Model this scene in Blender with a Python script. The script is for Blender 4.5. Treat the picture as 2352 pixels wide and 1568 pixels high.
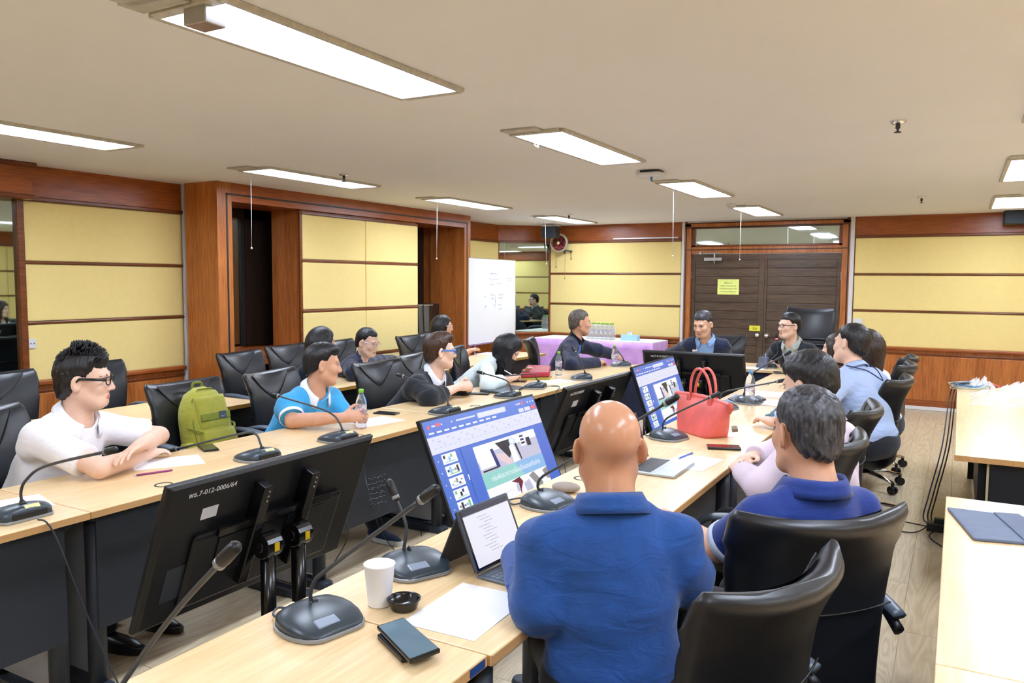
import bpy, bmesh, math, random
import numpy as np
from mathutils import Vector, Matrix

random.seed(7)
rng = np.random.default_rng(7)
for o in list(bpy.data.objects):
    bpy.data.objects.remove(o)
scene = bpy.context.scene
col = scene.collection

# ------------------------------------------------------------------ camera
F_PX, YAW, PITCH, ROLL, EYE = 1818.75, .513296, .0766209, -.0071543, 1.587
def _axes():
    fw = np.array([-math.sin(YAW) * math.cos(PITCH), math.cos(YAW) * math.cos(PITCH), -math.sin(PITCH)])
    r = np.array([math.cos(YAW), math.sin(YAW), 0.0])
    d = np.cross(fw, r)
    return np.stack([r * math.cos(ROLL) + d * math.sin(ROLL), -r * math.sin(ROLL) + d * math.cos(ROLL), fw])
AX = _axes()
cam_data = bpy.data.cameras.new('camera')
cam_data.sensor_width = 36.0
cam_data.lens = F_PX / 2352 * 36.0
cam_data.clip_start = .02
cam_data.clip_end = 60
cam = bpy.data.objects.new('camera', cam_data)
col.objects.link(cam)
cam.matrix_world = Matrix(((AX[0][0], -AX[1][0], -AX[2][0], 0), (AX[0][1], -AX[1][1], -AX[2][1], 0),
                           (AX[0][2], -AX[1][2], -AX[2][2], EYE), (0, 0, 0, 1)))
scene.camera = cam

def ray(x, y):
    return AX.T @ np.array([(x - 1176) / F_PX, (y - 784) / F_PX, 1.0])
def at_z(x, y, z):
    d = ray(x, y); p = d * ((z - EYE) / d[2]); return Vector((p[0], p[1], z))
def at_x(x, y, v):
    d = ray(x, y); p = d * (v / d[0]); return Vector((v, p[1], p[2] + EYE))
def at_y(x, y, v):
    d = ray(x, y); p = d * (v / d[1]); return Vector((p[0], v, p[2] + EYE))
def at_d(x, y, p):
    """point on the pixel's ray at the same view depth as the world point p"""
    k = float(AX[2] @ (np.array(p) - np.array([0, 0, EYE])))
    q = ray(x, y) * k
    return Vector((q[0], q[1], q[2] + EYE))

# ------------------------------------------------------------------ world, exposure
w = bpy.data.worlds.new('world'); scene.world = w
w.use_nodes = True
w.node_tree.nodes['Background'].inputs[0].default_value = (.8, .85, .9, 1)
w.node_tree.nodes['Background'].inputs[1].default_value = .3
vs = scene.view_settings
vs.view_transform = 'Standard'
vs.look = 'None'
vs.gamma = 1.0
vs.use_curve_mapping = False
vs.exposure = 1.9
LAMP = 8.5        # strength of the ceiling light diffusers

# ------------------------------------------------------------------ materials
def lin(c):
    return tuple(((v / 255) / 12.92 if v / 255 <= .04045 else ((v / 255 + .055) / 1.055) ** 2.4) for v in c)
MATS = {}
class NT:
    def __init__(s, name):
        s.m = bpy.data.materials.new(name); s.m.use_nodes = True
        s.t = s.m.node_tree; s.b = s.t.nodes['Principled BSDF']
        s.out = s.t.nodes['Material Output']
    def n(s, typ, **kw):
        nd = s.t.nodes.new(typ)
        for k, v in kw.items():
            if k.startswith('i_'):
                nd.inputs[k[2:].replace('_', ' ')].default_value = v
            else:
                setattr(nd, k, v)
        return nd
    def l(s, a, b): s.t.links.new(a, b)
    def coords(s, scale=(1, 1, 1), rot=(0, 0, 0), kind='Object'):
        tc = s.n('ShaderNodeTexCoord'); mp = s.n('ShaderNodeMapping')
        mp.inputs['Scale'].default_value = scale; mp.inputs['Rotation'].default_value = rot
        s.l(tc.outputs[kind], mp.inputs[0]); return mp.outputs[0]
    def noise(s, vec, scale, detail=4, rough=.55, dist=0.0):
        nd = s.n('ShaderNodeTexNoise'); nd.inputs['Scale'].default_value = scale
        nd.inputs['Detail'].default_value = detail; nd.inputs['Roughness'].default_value = rough
        nd.inputs['Distortion'].default_value = dist
        s.l(vec, nd.inputs['Vector']); return nd.outputs[0]
    def ramp(s, fac, stops):
        r = s.n('ShaderNodeValToRGB'); e = r.color_ramp.elements
        while len(e) < len(stops): e.new(.5)
        for el, (p, c) in zip(e, stops): el.position = p; el.color = (*c, 1)
        s.l(fac, r.inputs[0]); return r.outputs[0]
    def bump(s, h, strength=.2, dist=.002):
        b = s.n('ShaderNodeBump'); b.inputs['Strength'].default_value = strength
        b.inputs['Distance'].default_value = dist; s.l(h, b.inputs['Height']); s.l(b.outputs[0], s.b.inputs['Normal'])
    def fin(s, rough=.5, metal=0., spec=.5, coat=0.):
        s.b.inputs['Roughness'].default_value = rough; s.b.inputs['Metallic'].default_value = metal
        s.b.inputs['Specular IOR Level'].default_value = spec
        s.b.inputs['Coat Weight'].default_value = coat
        if coat: s.b.inputs['Coat Roughness'].default_value = .15
        MATS[s.m.name] = s.m; return s.m

def plain(name, rgb, rough=.5, metal=0., spec=.5, vary=.06, scale=14, bump=0., bscale=300, coat=0., alpha=None, trans=0.):
    """plain surface with a slight procedural mottle"""
    t = NT(name); c = lin(rgb); v = t.coords()
    a = tuple(min(1, x * (1 - vary)) for x in c); b = tuple(min(1, x * (1 + vary)) for x in c)
    t.l(t.ramp(t.noise(v, scale, 3), [(.3, a), (.7, b)]), t.b.inputs['Base Color'])
    if bump: t.bump(t.noise(v, bscale, 2), bump, .001)
    if trans: t.b.inputs['Transmission Weight'].default_value = trans
    if alpha is not None: t.b.inputs['Alpha'].default_value = alpha
    return t.fin(rough, metal, spec, coat)

def wood(name, dark, light, axis='z', scale=1.0, rough=.35, fig=.35, coat=.0, kind='Object'):
    """veneer whose grain runs along the given axis"""
    t = NT(name); st = {'x': (.06, 1, 1), 'y': (1, .06, 1), 'z': (1, 1, .06)}[axis]
    v = t.coords(tuple(a * scale for a in st), kind=kind)
    fine = t.noise(v, 90, 5, .6)
    big = t.noise(v, 9, 3, .5, .6)
    mx = t.n('ShaderNodeMath', operation='MULTIPLY_ADD'); mx.inputs[1].default_value = fig
    t.l(big, mx.inputs[0]); 
    m2 = t.n('ShaderNodeMath', operation='MULTIPLY'); m2.inputs[1].default_value = 1 - fig; t.l(fine, m2.inputs[0])
    t.l(m2.outputs[0], mx.inputs[2])
    t.l(t.ramp(mx.outputs[0], [(.36, lin(dark)), (.66, lin(light))]), t.b.inputs['Base Color'])
    t.bump(fine, .05, .0006)
    return t.fin(rough, 0, .5, coat)

def emit(name, rgb, strength):
    t = NT(name); t.b.inputs['Base Color'].default_value = (*lin(rgb), 1)
    t.b.inputs['Emission Color'].default_value = (*lin(rgb), 1); t.b.inputs['Emission Strength'].default_value = strength
    return t.fin(.5)

def leather(name, rgb):
    t = NT(name); v = t.coords(); c = lin(rgb)
    t.l(t.ramp(t.noise(v, 6, 3), [(.3, tuple(x * .85 for x in c)), (.7, tuple(x * 1.2 for x in c))]), t.b.inputs['Base Color'])
    vo = t.n('ShaderNodeTexVoronoi'); vo.inputs['Scale'].default_value = 260; t.l(v, vo.inputs['Vector'])
    t.bump(vo.outputs['Distance'], .12, .0008)
    return t.fin(.36, 0, .55)

def fabric(name, rgb, rough=.85, weave=500, bump=.25, fold=0., vary=.08, sheen=.2):
    t = NT(name); v = t.coords(); c = lin(rgb)
    t.l(t.ramp(t.noise(v, 22, 4), [(.3, tuple(x * (1 - vary) for x in c)), (.7, tuple(min(1, x * (1 + vary)) for x in c))]), t.b.inputs['Base Color'])
    wv = t.noise(v, weave, 2)
    if fold:
        v2 = t.coords((1, 1, 2.2)); f = t.noise(v2, 9, 3, .5, 1.2)
        ad = t.n('ShaderNodeMath', operation='MULTIPLY_ADD'); ad.inputs[1].default_value = .06
        t.l(wv, ad.inputs[0]); t.l(f, ad.inputs[2])
        t.bump(ad.outputs[0], fold, .02)
    else:
        t.bump(wv, bump, .001)
    t.b.inputs['Sheen Weight'].default_value = sheen
    return t.fin(rough, 0, .3)

M = {}
M['ceiling'] = plain('ceiling_paint', (244, 243, 242), .9, spec=.2, vary=.01, scale=2, bump=.05, bscale=160)
M['teak'] = wood('teak_veneer', (150, 82, 34), (206, 128, 64), 'z', 1.0, .32)
M['teak_h'] = wood('teak_veneer_horizontal_y', (132, 66, 25), (182, 100, 44), 'y', 1.0, .32)
M['teak_x'] = wood('teak_veneer_horizontal_x', (132, 66, 25), (182, 100, 44), 'x', 1.0, .32)
M['teak_dark'] = wood('dark_teak_trim', (88, 42, 17), (142, 76, 34), 'y', 1.0, .3)
M['teak_darkx'] = wood('dark_teak_trim_x', (88, 42, 17), (142, 76, 34), 'x', 1.0, .3)
M['yellow'] = fabric('yellow_wall_fabric', (242, 218, 144), .9, 420, .2, vary=.015)
M['white_trim'] = plain('white_plastic', (222, 222, 224), .45, vary=.03)
M['black_line'] = plain('dark_inlay', (38, 34, 36), .4)
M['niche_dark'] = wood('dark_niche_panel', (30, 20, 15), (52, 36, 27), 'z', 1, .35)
M['door'] = wood('dark_brown_door', (66, 50, 38), (104, 84, 66), 'x', 1.0, .38)
M['steel'] = plain('brushed_steel', (196, 196, 198), .3, 1.0, vary=.05)
M['chrome'] = plain('chrome', (225, 226, 228), .12, 1.0, vary=.02)
M['black'] = plain('black_plastic', (24, 25, 27), .42, vary=.1)
M['gloss_black'] = plain('glossy_black_plastic', (16, 16, 18), .2, vary=.1)
M['dark_grey'] = plain('dark_grey_plastic', (58, 62, 68), .4, vary=.08)
M['white'] = plain('white_paper', (246, 246, 248), .8, vary=.01)
M['beech'] = wood('beech_desk_laminate', (219, 184, 132), (241, 214, 168), 'y', .8, .3, .5)
M['beech_x'] = wood('beech_desk_laminate_x', (219, 184, 132), (241, 214, 168), 'x', .8, .3, .5)
M['beech_edge'] = wood('beech_edge_band', (196, 148, 92), (214, 168, 112), 'y', .8, .4, .4)
M['desk_metal'] = plain('charcoal_desk_metal', (50, 56, 66), .5, 0.2, vary=.06)
M['modesty'] = plain('charcoal_modesty_panel', (44, 50, 58), .55, vary=.06)
M['leather'] = leather('black_leather', (26, 28, 33))
M['leather_brown'] = leather('black_leather_back_cover', (30, 28, 29))
M['skin_dark'] = None

t = NT('mirror_glass'); t.b.inputs['Base Color'].default_value = (.42, .50, .44, 1); MATS['mirror'] = t.fin(.02, 1.0)
M['mirror'] = t.m
t = NT('transom_glass'); t.b.inputs['Base Color'].default_value = (.62, .74, .66, 1); M['transom'] = t.fin(.03, .85)
t = NT('clear_plastic'); t.b.inputs['Base Color'].default_value = (.93, .97, 1, 1); t.b.inputs['Transmission Weight'].default_value = .95
t.b.inputs['IOR'].default_value = 1.2; M['clear'] = t.fin(.06)
t = NT('spectacle_lens'); t.b.inputs['Base Color'].default_value = (.97, .98, 1, 1); t.b.inputs['Alpha'].default_value = .12; M['lens'] = t.fin(.03)

# laminate floor
def floor_mat():
    t = NT('oak_laminate'); tc = t.n('ShaderNodeTexCoord')
    oi = t.n('ShaderNodeObjectInfo')
    mp = t.n('ShaderNodeMapping'); mp.inputs['Scale'].default_value = (1, .10, 1)
    ad = t.n('ShaderNodeVectorMath', operation='ADD')
    sc = t.n('ShaderNodeVectorMath', operation='SCALE'); sc.inputs['Scale'].default_value = 37.0
    cx = t.n('ShaderNodeCombineXYZ'); t.l(oi.outputs['Random'], cx.inputs[0]); t.l(oi.outputs['Random'], cx.inputs[1])
    t.l(cx.outputs[0], sc.inputs[0]); t.l(tc.outputs['Object'], ad.inputs[0]); t.l(sc.outputs[0], ad.inputs[1])
    t.l(ad.outputs[0], mp.inputs[0])
    big = t.noise(mp.outputs[0], 7, 2, .4, 1.4)
    rings = t.n('ShaderNodeMath', operation='MULTIPLY'); rings.inputs[1].default_value = 22; t.l(big, rings.inputs[0])
    fr = t.n('ShaderNodeMath', operation='PINGPONG'); fr.inputs[1].default_value = 1; t.l(rings.outputs[0], fr.inputs[0])
    fine = t.noise(mp.outputs[0], 120, 4)
    mix = t.n('ShaderNodeMath', operation='MULTIPLY_ADD'); mix.inputs[1].default_value = .45; t.l(fr.outputs[0], mix.inputs[0])
    f2 = t.n('ShaderNodeMath', operation='MULTIPLY'); f2.inputs[1].default_value = .5; t.l(fine, f2.inputs[0]); t.l(f2.outputs[0], mix.inputs[2])
    t.l(t.ramp(mix.outputs[0], [(.1, lin((176, 156, 124))), (.75, lin((208, 192, 162)))]), t.b.inputs['Base Color'])
    return t.fin(.34, 0, .45)
M['floor'] = floor_mat()

# ------------------------------------------------------------------ mesh helpers
class MB:
    def __init__(s): s.v, s.f, s.m = [], [], []
    def add(s, vs, fs, mi=0, mat=None):
        k = len(s.v)
        if mat is not None: vs = [mat @ Vector(p) for p in vs]
        s.v += [tuple(p) for p in vs]; s.f += [tuple(i + k for i in q) for q in fs]; s.m += [mi] * len(fs)
        return s
    def box(s, c, d, mi=0, rot=None):
        x, y, z = d[0] / 2, d[1] / 2, d[2] / 2
        vs = [(-x, -y, -z), (x, -y, -z), (x, y, -z), (-x, y, -z), (-x, -y, z), (x, -y, z), (x, y, z), (-x, y, z)]
        m = Matrix.Translation(Vector(c)) @ (rot.to_4x4() if rot is not None else Matrix())
        return s.add(vs, [(3, 2, 1, 0), (4, 5, 6, 7), (0, 1, 5, 4), (1, 2, 6, 5), (2, 3, 7, 6), (3, 0, 4, 7)], mi, m)
    def span(s, a, b, mi=0):
        a, b = Vector(a), Vector(b)
        return s.box((a + b) / 2, [abs(q) for q in (b - a)], mi)
    def tube(s, pts, r, n=8, mi=0, cap=True, flat=None):
        pts = [Vector(p) for p in pts]; N = len(pts)
        rs = r if isinstance(r, (list, tuple)) else [r] * N
        tang = [(pts[min(i + 1, N - 1)] - pts[max(i - 1, 0)]).normalized() for i in range(N)]
        up = Vector((0, 0, 1)) if abs(tang[0].z) < .9 else Vector((1, 0, 0))
        u = tang[0].cross(up).normalized(); vs = []
        for i in range(N):
            u = (u - tang[i] * u.dot(tang[i])).normalized(); w_ = tang[i].cross(u)
            for k in range(n):
                a = 2 * math.pi * k / n
                vs.append(pts[i] + (u * math.cos(a) + w_ * math.sin(a) * (flat or 1)) * rs[i])
        fs = [(i * n + k, i * n + (k + 1) % n, (i + 1) * n + (k + 1) % n, (i + 1) * n + k) for i in range(N - 1) for k in range(n)]
        if cap: fs += [tuple(range(n))[::-1], tuple((N - 1) * n + k for k in range(n))]
        return s.add(vs, fs, mi)
    def lathe(s, prof, c=(0, 0, 0), n=20, mi=0, rot=None, cap=True, sx=1, sy=1):
        vs = [(r * math.cos(2 * math.pi * k / n) * sx, r * math.sin(2 * math.pi * k / n) * sy, z) for r, z in prof for k in range(n)]
        fs = [(i * n + k, i * n + (k + 1) % n, (i + 1) * n + (k + 1) % n, (i + 1) * n + k) for i in range(len(prof) - 1) for k in range(n)]
        if cap: fs += [tuple(range(n))[::-1], tuple((len(prof) - 1) * n + k for k in range(n))]
        m = Matrix.Translation(Vector(c)) @ (rot.to_4x4() if rot is not None else Matrix())
        return s.add(vs, fs, mi, m)
    def prism(s, poly, h0, h1, mi=0, mat=None):
        n = len(poly)
        vs = [(x, y, h0) for x, y in poly] + [(x, y, h1) for x, y in poly]
        fs = [tuple(range(n))[::-1], tuple(range(n, 2 * n))] + [(i, (i + 1) % n, n + (i + 1) % n, n + i) for i in range(n)]
        return s.add(vs, fs, mi, mat)
    def ball(s, c, r, n=12, mi=0, mat=None):
        r = r if isinstance(r, (tuple, list)) else (r, r, r); vs = []; fs = []
        for i in range(n + 1):
            p = math.pi * i / n
            for k in range(2 * n):
                a = math.pi * k / n
                vs.append((c[0] + r[0] * math.sin(p) * math.cos(a), c[1] + r[1] * math.sin(p) * math.sin(a), c[2] + r[2] * math.cos(p)))
        for i in range(n):
            for k in range(2 * n):
                fs.append((i * 2 * n + k, (i + 1) * 2 * n + k, (i + 1) * 2 * n + (k + 1) % (2 * n), i * 2 * n + (k + 1) % (2 * n)))
        return s.add(vs, fs, mi, mat)
    def loft(s, rings, mi=0, cap=True):
        n = len(rings[0]); vs = [p for r in rings for p in r]
        fs = [(i * n + k, i * n + (k + 1) % n, (i + 1) * n + (k + 1) % n, (i + 1) * n + k) for i in range(len(rings) - 1) for k in range(n)]
        if cap: fs += [tuple(range(n))[::-1], tuple((len(rings) - 1) * n + k for k in range(n))]
        return s.add(vs, fs, mi)
    def grid(s, fn, nu, nv, mi=0):
        vs = [fn(i / nu, j / nv) for j in range(nv + 1) for i in range(nu + 1)]
        fs = [(j * (nu + 1) + i, j * (nu + 1) + i + 1, (j + 1) * (nu + 1) + i + 1, (j + 1) * (nu + 1) + i) for j in range(nv) for i in range(nu)]
        return s.add(vs, fs, mi)
    def build(s, name, mats, parent=None, smooth=False, bevel=0., seg=2, kind=None, solid=0., sub=0):
        me = bpy.data.meshes.new(name)
        off = Vector(parent.matrix_world.translation) if parent is not None else Vector((0, 0, 0))
        if parent is not None and parent.parent is not None: off = Vector(parent['_o'])
        elif parent is not None: off = Vector(parent.location)
        me.from_pydata([tuple(Vector(p) - off) for p in s.v], [], s.f)
        if not isinstance(mats, (list, tuple)): mats = [mats]
        for m in mats: me.materials.append(m)
        if len(mats) > 1: me.polygons.foreach_set('material_index', s.m)
        if smooth: me.polygons.foreach_set('use_smooth', [True] * len(me.polygons))
        bm = bmesh.new(); bm.from_mesh(me); bmesh.ops.recalc_face_normals(bm, faces=bm.faces); bm.to_mesh(me); bm.free()
        o = bpy.data.objects.new(name, me); col.objects.link(o)
        o['_o'] = tuple(off)
        if parent is not None: o.parent = parent
        if kind: o['kind'] = kind
        if bevel:
            b = o.modifiers.new('bevel', 'BEVEL'); b.width = bevel; b.segments = seg; b.limit_method = 'ANGLE'; b.angle_limit = .6
            b.harden_normals = False
        if solid:
            b = o.modifiers.new('solid', 'SOLIDIFY'); b.thickness = solid; b.offset = 0
        if sub:
            b = o.modifiers.new('sub', 'SUBSURF'); b.levels = sub; b.render_levels = sub
        return o
def tag(o, label, cat, group=None):
    o['label'] = label; o['category'] = cat
    if group: o['group'] = group
    return o
def thing(name, label, cat, loc=(0, 0, 0), rz=0., group=None):
    o = bpy.data.objects.new(name, None); col.objects.link(o)
    o.empty_display_size = .05
    o.location = loc; o.rotation_euler = (0, 0, rz); o['_o'] = tuple(loc)
    return tag(o, label, cat, group)
def struct(o, label=None):
    o['kind'] = 'structure'
    if label: o['label'] = label
    return o
def copy_tree(o, parent=None):
    c = o.copy(); col.objects.link(c)
    if parent is not None: c.parent = parent
    for ch in list(o.children): copy_tree(ch, c)
    return c
def solo(name, mb, mats, label, cat, group=None, **kw):
    return tag(mb.build(name, mats, None, **kw), label, cat, group)
def at_frame(origin, xdir, zdir=(0, 0, 1)):
    """4x4 frame with local x along xdir and local z near zdir"""
    x = Vector(xdir).normalized(); z = Vector(zdir); z = (z - x * z.dot(x)).normalized(); y = z.cross(x)
    m = Matrix((x, y, z)).transposed().to_4x4(); m.translation = Vector(origin); return m
def smooth_path(pts, n=6):
    """Catmull-Rom through the points"""
    pts = [Vector(p) for p in pts]; out = []
    for i in range(len(pts) - 1):
        p0, p1, p2, p3 = pts[max(i - 1, 0)], pts[i], pts[i + 1], pts[min(i + 2, len(pts) - 1)]
        for k in range(n):
            t_ = k / n
            out.append(.5 * ((2 * p1) + (p2 - p0) * t_ + (2 * p0 - 5 * p1 + 4 * p2 - p3) * t_ ** 2 + (3 * p1 - p0 - 3 * p2 + p3) * t_ ** 3))
    out.append(pts[-1]); return out
def text_mesh(body, size, mat4, mats, name, parent=None, align='CENTER', extrude=.0004):
    cu = bpy.data.curves.new(name, 'FONT'); cu.body = body; cu.size = size; cu.align_x = align; cu.align_y = 'CENTER'
    cu.extrude = extrude; cu.resolution_u = 3
    tmp = bpy.data.objects.new(name + '_t', cu); col.objects.link(tmp)
    dg = bpy.context.evaluated_depsgraph_get()
    me = bpy.data.meshes.new_from_object(tmp.evaluated_get(dg))
    bpy.data.objects.remove(tmp)
    off = Vector(parent['_o']) if parent is not None else Vector()
    me.transform(Matrix.Translation(-off) @ mat4)
    me.materials.clear(); me.materials.append(mats)
    o = bpy.data.objects.new(name, me); col.objects.link(o); o['_o'] = tuple(off)
    if parent is not None: o.parent = parent
    return o
# ------------------------------------------------------------------ the room
CEIL, XL, YB, XR, YF = 2.44, -6.25, 11.18, 3.2, -2.6
PX0, PW, PL = -.17, .18, 1.30            # plank grid
fl = MB().span((XL - .3, YF, -.05), (XR, YB + .1, -.004)).build('floor', M['floor'])
struct(fl, 'pale oak laminate floor')
pm = None
for i in range(-15, 5):
    x0 = PX0 + i * PW
    for j in range(-1, 9):
        y0 = 4.60 + (.645 if i % 2 == 0 else 0) + (j - 3) * PL
        if y0 > YB - .05 or y0 < -.8: continue
        y1 = min(y0 + PL, YB - .02)
        if pm is None or abs((y1 - y0) - PL) > 1e-6:
            o = MB().span((.0008, .0008, -.01), (PW - .0008, y1 - y0 - .0008, 0)).build('plank', M['floor'], None, bevel=.0012, seg=1)
            if abs((y1 - y0) - PL) < 1e-6: pm = o
        else:
            o = pm.copy(); col.objects.link(o)
        o.location = (x0, y0, 0); o.parent = fl
struct(MB().span((XL - .3, YF, CEIL), (XR, YB + .1, CEIL + .08)).build('ceiling', M['ceiling']), 'off white painted ceiling')

R1, R2, R3, R4 = 2.18, 1.70, 1.235, .77   # rail heights
def wall_cladding(par, frame, u0, u1, posts=(), wains=1.3, valance=True, panels=True, grain='z', base=True, hz='x'):
    """fabric panels, rails and wainscot on a wall; local x along the wall, -y into the room"""
    H_ = M['teak_x'] if hz == 'x' else M['teak_h']; D_ = M['teak_darkx'] if hz == 'x' else M['teak_dark']
    def bx(name, a, b, mat, bev=.0):
        m = MB(); lo = Vector(a); hi = Vector(b)
        m.box((lo + hi) / 2, [abs(q) for q in hi - lo]); m.v = [tuple(frame @ Vector(p)) for p in m.v]
        return m.build(name, mat, par, bevel=bev)
    if valance:
        bx('valance', (u0, -.025, R1 + .02), (u1, .02, CEIL), H_)
        bx('moulding', (u0, -.05, R1 - .012), (u1, .01, R1 + .022), D_, .008)
    cols = [u0] + list(posts) + [u1]
    for z1, z0 in ((R1, R2), (R2, R3), (R3, R4)):
        if panels:
            for a, b in zip(cols[:-1], cols[1:]):
                bx('panel', (a + .004, -.028, z0 + .012), (b - .004, .01, z1 - .012), M['yellow'], .01)
    for z_ in (R2, R3): bx('rail', (u0, -.04, z_ - .010), (u1, .01, z_ + .010), D_, .006)
    bx('dado_rail', (u0, -.055, R4 - .022), (u1, .01, R4 + .014), H_, .010)
    n = max(1, round((u1 - u0) / wains)); du = (u1 - u0) / n
    bx('wainscot_back', (u0, -.008, .02), (u1, .01, R4 - .02), M['teak'])
    for k in range(n):
        a, b = u0 + k * du, u0 + (k + 1) * du
        bx('wainscot_panel', (a + .035, -.02, .12), (b - .035, .0, R4 - .09), M['teak'], .006)
        bx('wainscot_stile', (a - .0, -.014, .1), (a + .028, .0, R4 - .07), M['teak'], .003)
    bx('wainscot_rail', (u0, -.026, R4 - .078), (u1, .0, R4 - .062), D_, .005)
    bx('skirting', (u0, -.024, .045), (u1, .0, .105), H_, .004)
    if base: bx('cable_duct', (u0, -.045, .002), (u1, .0, .046), M['white_trim'], .004)

def frame2(p, q):
    """wall frame from p to q (xy); the room is to the right-hand side normal -y"""
    return at_frame((p[0], p[1], 0), (q[0] - p[0], q[1] - p[1], 0))

# back wall (wall_back), with the double door in the middle
wb = struct(MB().span((XL - .3, YB, 0), (-3.42, YB + .15, CEIL)).span((-1.29, YB, 0), (XR, YB + .15, CEIL))
            .span((-3.42, YB, 2.36), (-1.29, YB + .15, CEIL)).build('wall_back', M['teak']), 'back wall of yellow fabric panels over wood wainscot')
fb = frame2((0, YB), (1, YB))
wall_cladding(wb, fb, -5.62, -3.50, posts=())
wall_cladding(wb, fb, -1.205, XR, posts=(), wains=1.28)
for a, b in ((-3.495, -3.455), (-1.265, -1.21)):
    MB().span((a, YB - .05, .05), (b, YB, CEIL)).build('conduit', M['white_trim'], wb, bevel=.004)
MB().span((-1.188, YB - .045, 1.058), (-1.078, YB - .03, 1.128)).build('switch_plate', M['white_trim'], wb, bevel=.004)
MB().span((-4.55, YB - .045, R1 + .035), (-3.55, YB - .025, R1 + .05)).build('metal_strip', M['steel'], wb)

# double door and transom
df = struct(thing('door_1', 'dark brown double door of horizontal boards in a reddish wood frame', 'door', (-2.35, YB, 0)))
fr = MB()
for a, b in (((-3.45, -.06, 0), (-3.355, .1, 2.41)), ((-1.355, -.06, 0), (-1.26, .1, 2.41)), ((-3.45, -.06, 2.36), (-1.26, .1, 2.41)),
             ((-3.355, -.05, 1.985), (-1.355, .1, 2.08))):
    fr.span((a[0], YB + a[1], a[2]), (b[0], YB + b[1], b[2]))
fo = fr.build('door_frame', M['teak'], df, bevel=.006)
MB().span((-3.40, YB - .072, 2.42), (-1.30, YB - .05, 2.438)).build('metal_strip', M['steel'], df)
gr = MB()
for a, b in (((-3.44, 2.345), (-1.27, 2.357)), ((-3.44, 2.036), (-1.27, 2.046))): gr.span((a[0], YB - .066, a[1]), (b[0], YB - .06, b[1]))
for x_ in (-3.436, -1.286): gr.span((x_, YB - .066, .0), (x_ + .014, YB - .06, 2.35))
gr.build('frame_groove', M['black_line'], df)
for s, x0, x1 in ((-1, -3.35, -2.335), (1, -2.33, -1.36)):
    leaf = MB().span((x0, YB + .0, .01), (x1, YB + .04, 1.98)).build('door_leaf', M['door'], df, bevel=.003)
    wst = .075
    for a, b in ((x0, x0 + .05), (x1 - wst, x1)) if s < 0 else ((x0, x0 + .03), (x1 - .05, x1)):
        MB().span((a, YB - .022, .01), (b, YB, 1.98)).build('stile', M['door'], leaf, bevel=.002)
    za = 1.90
    MB().span((x0, YB - .02, za), (x1, YB, 1.98)).build('rail', M['door'], leaf, bevel=.002)
    k = 0
    while za > .1:
        hh = .118 if k % 3 else .116
        MB().span((x0 + (.052 if s < 0 else .032), YB - .013 - .002 * (k % 2), za - hh + .004), (x1 - (.077 if s < 0 else .052), YB, za)).build('board', M['door'], leaf, bevel=.003)
        za -= hh + .002; k += 1
    kx = -2.40 if s < 0 else -2.275
    MB().lathe([(.032, 0), (.032, .006), (.012, .01), (.012, .035), (.028, .045), (.033, .06), (.026, .075), (.0, .08)], (kx, YB - .01, .865), 16,
               rot=Matrix.Rotation(math.pi / 2, 3, 'X')).build('door_knob', M['chrome'], leaf, smooth=True)
    for hz_ in (.35, 1.0, 1.68):
        hx = x0 - .004 if s < 0 else x1 + .004
        MB().span((hx - .006, YB - .03, hz_ - .05), (hx + .006, YB - .01, hz_ + .05)).build('hinge', M['steel'], leaf)
cl = MB().span((-3.16, YB - .08, 1.885), (-2.91, YB - .02, 1.93)).tube([(-3.02, YB - .05, 1.93), (-3.02, YB - .05, 1.985)], .012).ball((-3.02, YB - .05, 1.865), .016, 8)
cl.tube([(-3.02, YB - .06, 1.985), (-3.2, YB - .12, 1.99)], .007).tube([(-3.2, YB - .12, 1.99), (-2.93, YB - .06, 1.995)], .007).span((-3.215, YB - .13, 1.975), (-3.185, YB - .06, 2.01))
cl.build('door_closer', M['steel'], df, bevel=.003)
MB().span((-2.34, YB - .03, 1.80), (-2.325, YB - .01, 1.95)).build('flush_bolt', M['teak_darkx'], df)
tr = struct(thing('window_1', 'greenish transom glass above the double door', 'window', (-2.35, YB, 2.08)))
MB().span((-3.30, YB - .012, 2.105), (-1.36, YB - .006, 2.34)).build('pane', M['transom'], tr)
tf = MB()
for a, b in (((-3.355, 2.08), (-3.30, 2.36)), ((-1.40, 2.08), (-1.355, 2.36)), ((-3.355, 2.335), (-1.355, 2.36)), ((-3.355, 2.08), (-1.355, 2.108))):
    tf.span((a[0], YB - .035, a[1]), (b[0], YB, b[1]))
tf.build('sash', M['teak_darkx'], tr, bevel=.004)
# notices on the door
ny = solo('door_notice', MB().span((-2.972, YB - .026, 1.415), (-2.674, YB - .024, 1.628)), plain('yellow_note', (238, 246, 140), .8), 'pale yellow printed notice stuck on the left door leaf', 'notice')
ink = plain('grey_ink', (92, 98, 70), .8)
for k, ln in enumerate(('ผู้ใช้ห้องประชุม', 'เมื่อใช้งานเสร็จกรุณาปิดไฟ', 'และเครื่องปรับอากาศ ทุกครั้ง', 'และตรวจสอบความเรียบร้อย')):
    text_mesh(ln, .021, at_frame((-2.823, YB - .0265, 1.575 - k * .04), (1, 0, 0), (0, -1, 0)), ink, 'lettering', ny)
sg = solo('door_sign', MB().span((-2.517, YB - .026, .919), (-2.37, YB - .022, .992)), plain('yellow_sign', (232, 222, 60), .6), 'small yellow pull sign beside the door knob', 'sign')
text_mesh('ดึง', .052, at_frame((-2.443, YB - .0265, .95), (1, 0, 0), (0, -1, 0)), M['black'], 'lettering', sg)

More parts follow.
